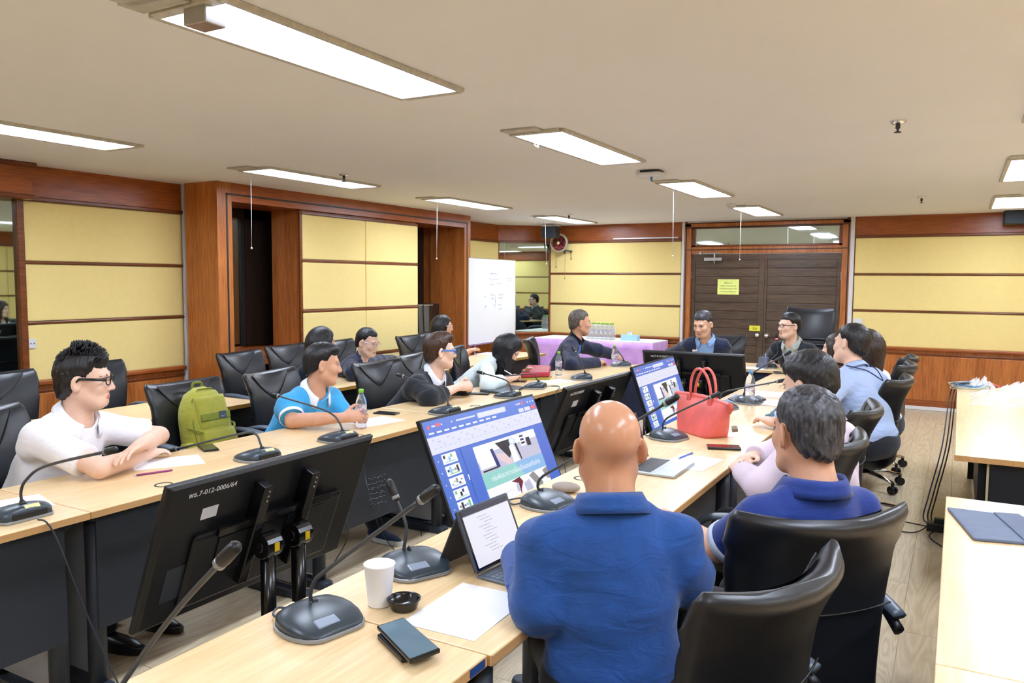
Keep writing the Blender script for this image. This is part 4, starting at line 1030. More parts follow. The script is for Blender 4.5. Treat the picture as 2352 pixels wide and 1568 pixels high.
def cap(a, b, ra, rb=None, cut=None):
    """tapered capsule; cut = (point, direction) keeps the side behind the plane"""
    a, b = V3(a), V3(b); rb = ra if rb is None else rb; ba = b - a; L = float(ba @ ba) + 1e-12; R_ = max(ra, rb)
    def fn(X, Y, Z):
        px, py, pz = X - a[0], Y - a[1], Z - a[2]
        t_ = np.clip((px * ba[0] + py * ba[1] + pz * ba[2]) / L, 0, 1)
        d = np.sqrt((px - t_ * ba[0]) ** 2 + (py - t_ * ba[1]) ** 2 + (pz - t_ * ba[2]) ** 2) - (ra + (rb - ra) * t_)
        if cut is not None:
            c_, q = V3(cut[0]), V3(cut[1]); d = np.maximum(d, (X - c_[0]) * q[0] + (Y - c_[1]) * q[1] + (Z - c_[2]) * q[2])
        return d
    return fn, np.minimum(a, b) - R_, np.maximum(a, b) + R_
def ell(c, R_, r):
    """ellipsoid, rows of R_ are its axes"""
    c = V3(c); R_ = np.array(R_); r = np.array(r, float); m = float(r.max())
    def fn(X, Y, Z):
        px, py, pz = X - c[0], Y - c[1], Z - c[2]; k0 = 0; k1 = 0
        for i in range(3):
            u = (px * R_[i, 0] + py * R_[i, 1] + pz * R_[i, 2]); k0 = k0 + (u / r[i]) ** 2; k1 = k1 + (u / r[i] ** 2) ** 2
        k0 = np.sqrt(k0); k1 = np.sqrt(k1) + 1e-6; return k0 * (k0 - 1) / k1
    return fn, c - m, c + m
def mesh_obj(name, pos, F, mats, parent=None, off=None, mi=None):
    me = bpy.data.meshes.new(name); off = np.array(off if off is not None else parent['_o'])
    P = (pos - off).astype(np.float32)
    me.vertices.add(len(P)); me.vertices.foreach_set('co', P.ravel())
    me.loops.add(len(F) * 4); me.loops.foreach_set('vertex_index', F.astype(np.int32).ravel())
    me.polygons.add(len(F)); me.polygons.foreach_set('loop_start', (np.arange(len(F)) * 4).astype(np.int32))
    me.polygons.foreach_set('use_smooth', np.ones(len(F), bool))
    for m in (mats if isinstance(mats, (list, tuple)) else [mats]): me.materials.append(m)
    if mi is not None: me.polygons.foreach_set('material_index', mi.astype(np.int32))
    me.update(); me.validate()
    o = bpy.data.objects.new(name, me); col.objects.link(o); o['_o'] = tuple(float(q) for q in off)
    if parent is not None: o.parent = parent
    return o
def dirv(yaw, pitch=0.):
    a, p = math.radians(yaw), math.radians(pitch); return np.array([math.cos(a) * math.cos(p), math.sin(a) * math.cos(p), math.sin(p)])
def unit(v): v = np.array(v, float); return v / (np.linalg.norm(v) + 1e-9)

def skin_mat(name, rgb, rough=.48):
    t_ = NT(name); c = lin(rgb); v = t_.coords()
    t_.l(t_.ramp(t_.noise(v, 18, 4), [(.3, tuple(x * f for x, f in zip(c, (.93, .88, .86)))), (.7, c)]), t_.b.inputs['Base Color'])
    t_.b.inputs['Subsurface Weight'].default_value = .12; t_.b.inputs['Subsurface Radius'].default_value = (.012, .005, .003); t_.b.inputs['Subsurface Scale'].default_value = .6
    t_.bump(t_.noise(v, 420, 2), .06, .0006)
    return t_.fin(rough, 0, .4)
SK = {'light': skin_mat('skin_light', (236, 198, 174)), 'mid': skin_mat('skin_mid', (228, 182, 154)), 'tan': skin_mat('skin_tan', (216, 166, 136)), 'bald': skin_mat('skin_tan_glossy', (212, 158, 124), .26)}
LIP = plain('lip_skin', (198, 128, 114), .45)
def hair_mat(name, rgb, light, str_=(1, 1, .18), sc=160):
    t_ = NT(name); v = t_.coords(str_); n_ = t_.noise(v, sc, 4, .6, .4)
    t_.l(t_.ramp(n_, [(.35, lin(rgb)), (.72, lin(light))]), t_.b.inputs['Base Color']); t_.bump(n_, .5, .004)
    t_.b.inputs['Anisotropic'].default_value = .4
    return t_.fin(.42, 0, .5)
HR = {'black': hair_mat('hair_black', (10, 10, 12), (34, 34, 40)), 'grey': hair_mat('hair_grey_black', (20, 20, 23), (84, 85, 92), (1, 1, .25), 110), 'brown': hair_mat('hair_brown', (34, 22, 16), (96, 66, 46)), 'salt': hair_mat('hair_salt_pepper', (44, 40, 36), (138, 128, 116), (1, 1, .4)),
      'dbrown': hair_mat('hair_dark_brown', (26, 18, 16), (70, 48, 38))}
EYE_W = plain('eye_white', (236, 232, 228), .2); EYE_I = plain('iris_dark', (30, 20, 16), .15)

def add_hand(f, W, d, n, side, curl=25., thumb=.0, s=1.0, spread=.0):
    """W wrist, d finger direction, n palm normal (pointing out of the palm); side +1 right hand, -1 left"""
    d = unit(d); n = unit(np.array(n) - d * float(np.dot(n, d))); t_ = np.cross(d, n) * side
    W = V3(W); ax = [d, n, t_]
    f.put(ell(W + d * .045 * s, ax, (.052 * s, .0155 * s, .038 * s)), .012)
    f.put(cap(W - d * .02, W + d * .03 * s, .025 * s, .024 * s), .015)
    for i, (off, L, r) in enumerate(((.027, .072, .0086), (.009, .080, .0090), (-.009, .074, .0086), (-.026, .058, .0076))):
        p = W + d * (.082 - .006 * abs(i - 1.2)) * s + t_ * off * s
        dd = unit(d + t_ * (spread * (1.5 - i) * .12)); a = math.radians(curl * (.55 + .08 * i))
        for j, fr_ in enumerate((.46, .30, .24)):
            dr = dd * math.cos(a) + n * math.sin(a); q = p + dr * L * fr_ * s
            f.put(cap(p, q, r * s * (1 - .08 * j), r * s * (.93 - .08 * j)), .005); p = q; a += math.radians(curl * (1.0 if j == 0 else .7))
    p = W + d * .02 * s + t_ * .026 * s
    for L, da in ((.042, .75), (.030, .45), (.024, .25)):
        dr = unit(d * math.cos(da) + t_ * math.sin(da) + n * (.25 + thumb)); q = p + dr * L * s
        f.put(cap(p, q, .0125 * s if L > .04 else .0098 * s, .0095 * s), .008); p = q
def ik(S, W, l1, l2, pole):
    S, W = V3(S), V3(W); D = W - S; L = np.linalg.norm(D); u = D / L
    if L > (l1 + l2) * .995: return S + u * L * l1 / (l1 + l2)
    x = (l1 * l1 - l2 * l2 + L * L) / (2 * L); h_ = math.sqrt(max(l1 * l1 - x * x, 0)); p = np.array(pole, float); p = unit(p - u * float(p @ u))
    return S + u * x + p * h_

def person(label, head, hyaw, tyaw, skin='mid', hp=0., hroll=0., lean=.12, side=.0, sh=.160, girth=1.0, hs=1.0, h=.006,
           arms=None, tops=(), hair=None, trousers=(34, 36, 44), glasses=None, feet=None, eyes=True, collar=None, neck=.055, hipz=.585, noisek=.0022, brow=None, shoes=True, fem=False):
    Hc = V3(head); hf = dirv(hyaw, hp); up = np.array([0, 0, 1.]); hr = unit(np.cross(hf, up)); hu = np.cross(hr, hf)
    if hroll: a = math.radians(hroll); hr, hu = hr * math.cos(a) + hu * math.sin(a), -hr * math.sin(a) + hu * math.cos(a)
    HL = lambda x, y, z: Hc + (hr * x + hf * y + hu * z) * hs
    tf = dirv(tyaw); tr = np.cross(tf, up)
    N = Hc - hf * .035 * hs - hu * .10 * hs - up * .062 - tf * .012
    P = np.array([N[0], N[1], 0]) - tf * lean + tr * side; P[2] = hipz
    sp = unit(N - P); tr2 = unit(tr - sp * float(tr @ sp)); tw = np.cross(sp, tr2) * -1
    tw = np.cross(sp, tr2); tw = tw if float(tw @ tf) > 0 else -tw
    S = {1: N + tr2 * sh - sp * .078 + tw * .01, -1: N - tr2 * sh - sp * .078 + tw * .01}
    TA = [tr2, tw, sp]; Lt = float(np.linalg.norm(N - P))
    A = {}
    for sd, key in ((1, 'R'), (-1, 'L')):
        a = dict((arms or {}).get(key, {}))
        if 'W' not in a: a['W'] = P + tf * .30 + tr * sd * .14 + up * (.10); a.setdefault('d', tf)
        W = V3(a['W']); E = V3(a['E']) if 'E' in a else ik(S[sd], W, .285, .25, a.get('pole', tr * sd * .6 - up + -tf * .3))
        d = unit(a['d']) if 'd' in a else unit(W - E)
        A[sd] = dict(E=E, W=W, d=d, n=a.get('n', -up), curl=a.get('curl', 24), thumb=a.get('thumb', 0), hand=a.get('hand', True), spread=a.get('spread', 0))
    base = np.array([P[0], P[1], 0.0])
    # --- skin
    pts = [HL(-.13, 0, 0), HL(.13, 0, 0), HL(0, .15, .16), HL(0, -.14, -.14), HL(0, .12, -.14), HL(0, -.12, .15), N - up * .2, S[1], S[-1]]
    for sd in (1, -1):
        if A[sd]['hand']: pts += [A[sd]['E'], A[sd]['W'], A[sd]['W'] + A[sd]['d'] * .2]
    pts = np.array(pts); f = Field(pts.min(0) - .05, pts.max(0) + .05, h)
    hx = [hr, hf, hu]; E_ = lambda c, r: ell(HL(*c), hx, np.array(r) * hs); C_ = lambda a, b, ra, rb=None: cap(HL(*a), HL(*b), ra * hs, (rb if rb else ra) * hs)
    f.put(E_((0, -.014, .034), (.077, .096, .086)), .01)
    f.put(E_((0, .022, -.040), (.065, .067, .080)), .035)
    f.put(C_((-.022, .058, -.100), (.022, .058, -.100), .020), .028)
    for q in (-1, 1):
        f.put(C_((q * .050, -.002, -.062), (q * .034, .045, -.092), .024, .022), .03)
        f.put(E_((q * .038, .056, -.028), (.028, .026, .026)), .022)
    f.put(C_((-.036, .076, .020), (.036, .076, .020), .013), .018)
    f.put(C_((0, .083, .012), (0, .102, -.034), .0085, .0125), .014)
    for q in (-1, 1): f.put(E_((q * .013, .091, -.038), (.010, .012, .009)), .008)
    for q in (-1, 1): f.put(E_((q * .033, .098, .001), (.019, .020, .012)), .014, sub=True)
    f.put(E_((0, .081, -.0685), (.024, .010, .0068)), .007); f.put(E_((0, .078, -.0775), (.019, .0115, .007)), .007)
    f.put(C_((-.024, .097, -.0725), (.024, .097, -.0725), .0026), .004, sub=True)
    for q in (-1, 1):
        ea = [unit(hr * q * .84 + hf * .54), unit(hf * .84 - hr * q * .54), hu]
        f.put(ell(HL(q * .083, -.014, -.010), ea, np.array((.0085, .021, .034)) * hs), .006)
        f.put(ell(HL(q * .0895, -.009, -.008), ea, np.array((.0065, .011, .019)) * hs), .005, sub=True)
    f.put(cap(HL(0, -.022, -.055), N + sp * .0, neck * .95, neck * 1.06), .03)
    f.put(cap(N - sp * .02, N - sp * .16, neck, .09), .04)
    for sd in (1, -1):
        f.put(cap(N - sp * .05, S[sd], .05, .042), .05)
        a = A[sd]
        if a['hand']:
            f.put(cap(S[sd], a['E'], .045 * girth, .039 * girth), .01); f.put(cap(a['E'], a['E'] * .45 + a['W'] * .55, .040 * girth, .035 * girth), .008); f.put(cap(a['E'] * .5 + a['W'] * .5, a['W'], .036 * girth, .0255), .008)
            add_hand(f, a['W'], a['d'], a['n'], sd, a['curl'], a['thumb'], .97 if not fem else .88, a['spread'])
    pos, F_ = f.mesh()
    ctr = pos[F_].mean(1) - Hc; lx, ly, lz = ctr @ hr / hs, ctr @ hf / hs, ctr @ hu / hs
    lip = (np.abs(lx) < .025) & (ly > .070) & (lz > -.0835) & (lz < -.0635) & (np.abs(lx) < .025 - (np.abs(lz + .073) * 1.3))
    body = mesh_obj('person', pos, F_, [SK[skin], LIP], None, base, lip.astype(np.int32)); body.location = tuple(base)
    tag(body, label, 'person')
    # --- eyes, brows
    if eyes:
        for q in (-1, 1):
            m = MB(); fr = Matrix((Vector(hr), Vector(hf), Vector(hu))).transposed().to_4x4(); fr.translation = Vector(HL(q * .0325, .0735, .001))
            m.ball((0, 0, 0), (.0145 * hs, .0122 * hs, .0046 * hs), 8, 0, fr)
            m.ball((0, .0062 * hs, 0), (.0078 * hs, .0066 * hs, .0050 * hs), 6, 1, fr)
            m.tube([fr @ Vector((x * hs, (.0128 - abs(x) * .35) * hs, (.0052 - x * x * 16) * hs)) for x in (-.015, -.009, 0, .009, .015)], [.0008, .0014, .0016, .0014, .0008], 5, 1)
            m.build('eye', [EYE_W, EYE_I], body, smooth=True)
            bw = [HL(q * x, y, z) for x, y, z in ((.016, .0895, .0185), (.030, .0885, .0235), (.044, .0805, .0225), (.054, .069, .017))]
            MB().tube([Vector(p) for p in bw], [.0016, .0030, .0028, .0010], 6).build('eyebrow', HR[(brow or (hair or {}).get('col') or 'black')], body, smooth=True)
    # --- hair
    if hair:
        hk = dict(kind='short', col='black', vol=.008, hl=.062, slope=.78, top=0., rough=.0016); hk.update(hair); hh = max(h * .95, .0048)
        lo = np.array([HL(x, y, z) for x in (-.15, .15) for y in (-.17, .16) for z in (-.2, .19)]); dn = {'short': 0, 'bob': .12, 'long': .34}[hk['kind']]
        f = Field(np.minimum(lo.min(0), lo.min(0) - up * dn), lo.max(0), hh); vol = hk['vol']
        def fringe(p, fac=1.0): return p
        f.put(E_((0, -.016, .036), (.077 + vol, .097 + vol, .087 + vol)), .01)
        if hk['top']: f.put(E_((0, .030, .085), (.062, .062, .032 + hk['top'])), .03)
        if hk['kind'] == 'short':
            f.put(E_((0, -.052, -.035), (.064 + vol * .6, .058 + vol * .6, .075)), .03)
            # hairline: cut away everything in front of and below a slanted plane
            c_ = HL(0, hk['hl'] + .02, .060); q_ = unit(hf * hk['slope'] - hu); q2 = unit(hf * 1.0 - hu * .22); c2 = HL(0, hk['hl'] + .012, .062)
            def cutf(X, Y, Z):
                p1 = (X - c_[0]) * q_[0] + (Y - c_[1]) * q_[1] + (Z - c_[2]) * q_[2]
                lx_ = (X - Hc[0]) * hr[0] + (Y - Hc[1]) * hr[1] + (Z - Hc[2]) * hr[2]
                ly_ = (X - Hc[0]) * hf[0] + (Y - Hc[1]) * hf[1] + (Z - Hc[2]) * hf[2]
                lz_ = (X - Hc[0]) * hu[0] + (Y - Hc[1]) * hu[1] + (Z - Hc[2]) * hu[2]
                p1 = p1 - .003 * np.sin(lx_ * 95 + 1) - .002 * np.sin(lx_ * 210) + .014 * np.exp(-((np.abs(lx_) - .058) / .016) ** 2) * (ly_ > .025) + .010 * (np.abs(lx_) > .055) * (ly_ > .012)
                ear = -(np.sqrt(((np.abs(lx_) - .085) / .035) ** 2 + ((ly_ + .008) / .023) ** 2 + ((lz_ + .012) / .034) ** 2) - 1) * .02
                return np.maximum(p1, ear)
            X, Y, Z = f.ax[0][:, None, None], f.ax[1][None, :, None], f.ax[2][None, None, :]
            cu_ = cutf(X, Y, Z).astype(np.float32)
            f.v += ((vol + .001) * (1 - np.clip(-cu_ / .040, 0, 1)) ** 1.6).astype(np.float32)       # hair thins out towards the hairline
            f.v = np.maximum(f.v, cu_)
        else:
            L = .11 if hk['kind'] == 'bob' else .30
            f.put(E_((0, -.03, -.03), (.088 + vol, .085 + vol, .12)), .04)
            f.put(cap(HL(0, -.055, -.02), HL(0, -.075, -.02) - up * (L - .02), .088, .075 if hk['kind'] == 'bob' else .06), .05)
            for q in (-1, 1): f.put(cap(HL(q * .072, .015, .01), HL(q * .085, .01, -.02) - up * (L - .03), .030, .026), .03)
            f.put(ell(HL(0, .115, -.045), hx, np.array((.066, .085, .108)) * hs), .02, sub=True)
            f.put(cap(HL(0, -.01, -.09), HL(0, .0, -.22), .048, .062), .02, sub=True)
        fq = 420 if hk['rough'] > .003 else 230
        f.noise(lambda X, Y, Z: hk['rough'] * np.sin(X * fq + 3 * np.sin(Y * 60)) * np.sin(Y * fq * .93 + 2 * np.sin(Z * 70)) * (1 + .6 * np.sin(Z * fq * .5)))
        pos, F_ = f.mesh(); mesh_obj('hair', pos, F_, HR[hk['col']], body)
        if hk.get('spikes'):
            m = MB(); rr = random.Random(3)
            for i in range(hk['spikes']):
                th = rr.uniform(-.9, .9); ph = rr.uniform(-1.0, 1.05)
                nl = np.array([math.sin(th) * .9, math.sin(ph), math.cos(th) * math.cos(ph)]); nl = unit(nl)
                b = np.array([0, -.012, .040]) + nl * np.array([.080 + vol, .098 + vol, .088 + vol + hk['top'] * 1.35 * (nl[1] > -.3)])
                t2 = b + unit(nl + np.array([rr.uniform(-.3, .3), .35 + rr.uniform(-.2, .3), .35])) * rr.uniform(.005, .013)
                m.tube([Vector(HL(*(b - nl * .012))), Vector(HL(*b)), Vector(HL(*t2))], [.006, .0045, .0006], 5)
            o = m.build('hair_spikes', HR[hk['col']], body, smooth=True); o['kind'] = 'stuff'
    # --- clothes
    for g in tops:
        th = g.get('th', .014); sl = g.get('sleeve', 2.0); gh = max(h * 1.15, .0065)
        q = [N + up * .03, P - up * .12, S[1], S[-1]]
        for sd in (1, -1):
            q += [A[sd]['E']] + ([A[sd]['W']] if sl > 1 else [])
        q = np.array(q); f = Field(q.min(0) - .20, q.max(0) + .14, gh)
        fa_ = g.get('fat', 0.)
        f.put(ell(P + sp * Lt * .66, TA, (.145 * girth + th * .7, .092 * girth + th * .7 + fa_ * .3, .185)), .03)
        f.put(ell(P + sp * Lt * .34 + tw * fa_ * .4, TA, (.140 * girth + th * .7 + fa_ * .4, .098 * girth + th * .7 + fa_, .19)), .05)
        f.put(ell(P + sp * .02, TA, (.158 * girth + th * .7, .112 * girth + th * .7, .12)), .05)
        f.put(cap(S[1] + sp * .004, S[-1] + sp * .004, .042 * girth + th * .6), .03)
        f.put(cap(S[1] - sp * .05 - tw * .01, S[-1] - sp * .05 - tw * .01, .048 * girth + th * .6), .03)
        for sd in (1, -1): f.put(cap(N + sp * .012, S[sd] + sp * .006, neck * .72, .036 * girth + th * .5), .04)
        f.put(cap(N - sp * .03, N - sp * .10, neck + th * .4, .08), .04)
        for sd in (1, -1):
            a = A[sd]; u = unit(a['E'] - S[sd]); uw = unit(a['W'] - a['E'])
            if sl <= 1:
                e = S[sd] + (a['E'] - S[sd]) * sl; f.put(cap(S[sd], a['E'], .047 * girth + th, .047 * girth + th, cut=(e, u)), .03)
            else:
                e = a['E'] + (a['W'] - a['E']) * (sl - 1)
                f.put(cap(S[sd], a['E'], .047 * girth + th, .043 * girth + th), .03)
                f.put(cap(a['E'], a['W'], .043 * girth + th, .030 + th * .9, cut=(e, uw)), .02)
                if not g.get('plainsleeve'):
                    for k_, tt in enumerate((.55, .72, .86, 1.12, 1.28)):      # creases around the elbow
                        c_ = S[sd] + (a['E'] - S[sd]) * tt if tt < 1 else a['E'] + (a['W'] - a['E']) * (tt - 1)
                        ax_ = u if tt < 1 else uw; pr_ = unit(np.cross(ax_, tw + .3 * tr2)); o2 = np.cross(ax_, pr_)
                        rr_ = .047 * girth + th
                        f.put(cap(c_ + pr_ * rr_ * .9 + ax_ * .012, c_ + o2 * rr_ * .95 - ax_ * .012, .007, .004), .012)
        # neck hole
        f.put(cap(N - sp * .03 + tw * .005, N + sp * .12 + tw * .03, neck + .006, neck + .016), .012, sub=True)
        if g.get('V'):
            zv, wd, dp = g['V']       # bottom of the opening above the hips, half width at the neck, depth behind the front
            vb = P + sp * zv
            def vf(X, Y, Z):
                px, py, pz = X - vb[0], Y - vb[1], Z - vb[2]
                lx_ = np.abs(px * tr2[0] + py * tr2[1] + pz * tr2[2]); lz_ = px * sp[0] + py * sp[1] + pz * sp[2]; ly_ = px * tw[0] + py * tw[1] + pz * tw[2]
                w_ = wd * np.clip(lz_ / (Lt - zv), 0.0, 1.4) + g.get('V0', .0)
                return np.maximum(np.maximum(lx_ - w_, -(ly_ - dp)), -lz_)
            f.put((vf, vb - .5, vb + .5), .006, sub=True)
        nk = g.get('noise', noisek); f.noise(lambda X, Y, Z: nk * (np.sin(Z * 46 + 5 * np.sin(X * 8 + 1) + 4 * np.sin(Y * 9)) * (.6 + .6 * np.sin(X * 13 + Y * 11 + Z * 7)) + .5 * np.sin(X * 31 + 4 * np.sin(Z * 13)) * np.sin(Y * 27 + Z * 9)))
        pos, F_ = f.mesh(); go = mesh_obj(g['name'], pos, F_, g['mat'], body)
        if g.get('trim'):       # sleeve hem bands
            for sd in (1, -1):
                a = A[sd]; u = unit(a['E'] - S[sd]); e = S[sd] + (a['E'] - S[sd]) * sl
                p1, p2 = unit(np.cross(u, up + .1)), None; p2 = np.cross(u, p1); rr_ = .047 * girth + th + .002
                def bandf(uu, vv, e=e, u=u, p1=p1, p2=p2, rr_=rr_):
                    an = 2 * math.pi * uu; return tuple(e - u * .022 * (1 - vv) + (p1 * math.cos(an) + p2 * math.sin(an)) * rr_ + u * .002)
                MB().grid(bandf, 28, 1).build('sleeve_hem', g['trim'], body, smooth=True, solid=.004)
    if collar:
        cm, ch, gap, rad = collar.get('mat'), collar.get('h', .04), collar.get('gap', .45), collar.get('r', neck + .012)
        nd = unit(N + sp * .07 + hf * .004 - (N - sp * .03)); c0 = N + sp * .006 + tw * .004
        st = collar.get('style', 'fold')
        m = MB(); nu = 34
        def cf(u_, v_):
            an = -math.pi + gap / 2 + (2 * math.pi - gap) * u_          # 0 = back
            dr = -tw * math.cos(an) + tr2 * math.sin(an); fro = (1 - math.cos(an)) / 2
            drop = -.034 * fro ** 2 + .012 * (1 - fro)
            if st == 'fold':
                if v_ < .5: r_, z_ = rad + .004, ch * (v_ * 2) * .9
                else: t2 = (v_ - .5) * 2; r_, z_ = rad + .006 + .022 * t2 + .008 * fro * t2, ch * .9 - (ch * .95 + .02 * fro) * t2
            else: r_, z_ = rad + .006 + .006 * v_, -.01 + ch * v_
            return tuple(c0 + dr * r_ * (1 + .06 * fro) + sp * (z_ + drop) + tw * .010 * fro)
        m.grid(cf, nu, 6); m.build('collar', cm, body, smooth=True, solid=.004)
    # --- legs
    f = Field(np.array([P[0], P[1], 0]) - np.array([.75, .75, 0.0]), np.array([P[0], P[1], .80]) + np.array([.75, .75, 0]), .013)
    ft = feet or [np.array([P[0], P[1], 0]) + tf * .50 + tr * sd * .11 for sd in (1, -1)]
    for sd, fo in zip((1, -1), ft):
        fo = V3(fo); hip = P + tr * sd * .085 - up * .01; ank = np.array([fo[0], fo[1], .085]) - tf * .03
        kn = ik(hip, ank, .43, .42, up * 1.0 + tf * .8); kn[2] = min(kn[2], .60)
        f.put(cap(hip, kn, .088, .066), .05); f.put(cap(kn, ank, .064, .050, cut=(ank - up * .02, -up)), .03)
    f.put(ell(P, TA, (.17 * girth, .125 * girth, .12)), .05)
    pos, F_ = f.mesh(); tm = trousers if not isinstance(trousers, tuple) else fabric('trousers_%d_%d_%d' % trousers, trousers, .85, 400, .2)
    mesh_obj('trousers', pos, F_, tm, body)
    if shoes:
        for sd, fo in zip((1, -1), ft):
            fo = V3(fo); m = MB(); rings = []
            for k in range(11):
                t_ = k / 10; w_ = .040 * (math.sin(math.pi * min(1, max(0, t_ * .93 + .05))) ** .45) ; hh_ = .085 - .045 * t_ if t_ < .8 else .049 - .12 * (t_ - .8)
                c_ = fo + tf * (-.085 + .26 * t_)
                rings.append([tuple(c_ + tr * w_ * math.cos(math.pi * j / 8) + up * (.022 + max(.004, hh_ - .022) * math.sin(math.pi * j / 8) ** .7)) for j in range(9)])
            so = m.loft(rings).build('shoe', M['shoe'] if not isinstance(shoes, str) else M[shoes], body, smooth=True)
            m = MB(); oc = []
            for k in range(11):
                t_ = k / 10; w_ = .044 * (math.sin(math.pi * min(1, max(0, t_ * .93 + .05))) ** .45); c_ = fo + tf * (-.088 + .268 * t_); oc.append((c_, w_))
            pl = [tuple((c_ + tr * w_)[:2]) for c_, w_ in oc] + [tuple((c_ - tr * w_)[:2]) for c_, w_ in reversed(oc)]
            m.prism(pl, .0, .026).build('sole', M['sole'] if isinstance(shoes, str) else M['black'], so)
    # --- glasses
    if glasses:
        gm, gr_ = glasses; m = MB()
        for q in (-1, 1):
            lp_ = []
            for k in range(17):
                a = 2 * math.pi * k / 16; x = math.copysign(abs(math.cos(a)) ** .7, math.cos(a)) * .024; z = math.copysign(abs(math.sin(a)) ** .7, math.sin(a)) * .0165
                lp_.append(Vector(HL(q * .0335 + x, .099 - .20 * (q * (q * .0335 + x)) ** 2 * 8, -.002 + z)))
            m.tube(lp_, gr_, 6)
        m.tube([Vector(HL(-.010, .101, .003)), Vector(HL(0, .103, .005)), Vector(HL(.010, .101, .003))], gr_, 6)
        go = m.build('glasses', gm, body, smooth=True)
        for q in (-1, 1):
            MB().tube([Vector(HL(q * .058, .093, .006)), Vector(HL(q * .078, .080, .008)), Vector(HL(q * .084, .0, .012)), Vector(HL(q * .083, -.022, -.004))], [gr_ * 1.5] * 4, 6, flat=1.6).build('temple', gm, go, smooth=True)
    return dict(body=body, A=A, N=N, P=P, sp=sp, tr=tr2, tw=tw, tf=tf, HL=HL, hs=hs, Lt=Lt, S=S)
M['shoe'] = plain('black_shoe', (20, 20, 22), .35); M['navy_shoe'] = fabric('navy_shoe', (24, 42, 74), .8, 500, .3); M['sole'] = plain('white_sole', (214, 218, 214), .6)

C = {}
C['white_polo'] = fabric('white_polo_cloth', (244, 244, 250), .85, 600, .2, .25, vary=.015)
C['blue_polo'] = fabric('sky_blue_polo_cloth', (62, 164, 222), .85, 600, .2, .3, vary=.05)
C['hem'] = fabric('white_knit', (236, 240, 248), .9, 600, .2, vary=.02)
C['black_suit'] = fabric('black_suit_cloth', (24, 30, 38), .8, 600, .2, .35)
C['navy'] = fabric('navy_jacket_cloth', (22, 32, 62), .7, 600, .15, .45)
C['navy_knit'] = fabric('navy_rib_knit', (14, 18, 34), .9, 500, .4)
C['white_shirt'] = fabric('white_shirt_cloth', (240, 242, 250), .8, 600, .15, .2, vary=.02)
C['white_blazer'] = fabric('pale_mint_blazer_cloth', (226, 238, 236), .8, 600, .15, .3, vary=.03)
C['black_top'] = fabric('black_top_cloth', (16, 18, 22), .85, 600, .15, .2)
C['lb_shirt'] = fabric('light_blue_shirt_cloth', (168, 188, 226), .8, 600, .15, .55, vary=.03)
C['royal'] = fabric('royal_blue_polo_cloth', (24, 52, 128), .75, 600, .2, .25)
C['blazer_blue'] = fabric('blue_blazer_cloth', (34, 78, 146), .85, 700, .3, .45, vary=.12)
C['yellow_top'] = fabric('yellow_top_cloth', (240, 224, 150), .85, 600, .2, .25, vary=.04)
C['sky_shirt'] = fabric('sky_shirt_cloth', (140, 176, 228), .8, 600, .15, .2)
C['grey_green'] = fabric('grey_green_shirt', (176, 184, 176), .8, 600, .15, .2)
t_ = NT('pink_striped_cloth'); v_ = t_.coords((1, 1, 1)); wv = t_.n('ShaderNodeTexWave'); wv.inputs['Scale'].default_value = 150; wv.inputs['Distortion'].default_value = 1.2; wv.inputs['Detail'].default_value = 1
wv.bands_direction = 'DIAGONAL'; t_.l(v_, wv.inputs['Vector']); t_.l(t_.ramp(wv.outputs[0], [(.3, lin((186, 150, 176))), (.6, lin((244, 238, 246)))]), t_.b.inputs['Base Color']); C['stripe'] = t_.fin(.85)
def clasp(c, yaw, gap=.0, wide=.085, back=.055, curl=44, lift=.0):
    """two hands meeting at c in front of a sitter who faces yaw"""
    c = V3(c); tf = dirv(yaw); tr = np.cross(tf, np.array([0, 0, 1.])); out = {}
    for sd, k in ((1, 'R'), (-1, 'L')):
        W = c + tr * sd * wide - tf * back; tgt = c + tf * .035 + tr * sd * (gap - .012) + np.array([0, 0, .012 * sd + lift])
        out[k] = dict(W=W, d=unit(tgt - W), n=unit(-tr * sd + np.array([0, 0, -.25])), curl=curl, thumb=.15)
    return out
def T(x, y, z=TZ + .03): return V3(at_z(x, y, z))
# ------------------------------------------------------------------ the people at the tables
UP = np.array([0, 0, 1.])
# white polo, arms crossed on the desk
P1 = person('person in a white polo shirt and dark glasses with arms crossed on the desk', T(197, 872, 1.13), 42, 10, 'light', lean=.20, side=.02, sh=.168, girth=1.12, h=.0048, hs=1.06, neck=.064,
       arms=dict(R=dict(E=T(228, 1075, .79), W=T(340, 1042, .785), d=unit(T(380, 1030, .785) - T(340, 1042, .785)), n=-UP, curl=18),
                 L=dict(E=T(366, 1000, .815), W=T(325, 1020, .868), d=unit(T(268, 1052, .835) - T(325, 1020, .868)), n=-UP + .25 * dirv(0), curl=16, spread=.6)),
       tops=[dict(name='polo_shirt', mat=C['white_polo'], sleeve=.78, th=.018, fat=.05)], collar=dict(mat=C['white_polo'], h=.045, gap=.9),
       hair=dict(vol=.013, top=.016, rough=.0026, hl=.066, slope=.9, spikes=520), glasses=(M['gloss_black'], .0028))
# sky blue polo, holding a bottle
P2 = person('person in a sky blue polo shirt with white collar holding a water bottle', T(742, 836, 1.085), 47, -4, 'tan', lean=.24, sh=.165, girth=1.08, h=.0052, hs=1.0, hp=-4,
       arms=(lambda c: dict(R=dict(c['R'], E=T(672, 966, .785)), L=c['L']))(clasp(V3(at_z(830, 983, TZ)) + UP * .075, 15, gap=.045, wide=.10, back=.06, curl=26)),
       tops=[dict(name='polo_shirt', mat=C['blue_polo'], sleeve=.82, th=.016, fat=.035, trim=C['hem'])], collar=dict(mat=C['hem'], h=.045, gap=1.0),
       hair=dict(vol=.0075, top=.008, rough=.0012, hl=.058), feet=[at_z(872, 1240, .0), at_z(945, 1195, .0)], shoes='navy_shoe', trousers=(20, 26, 42))
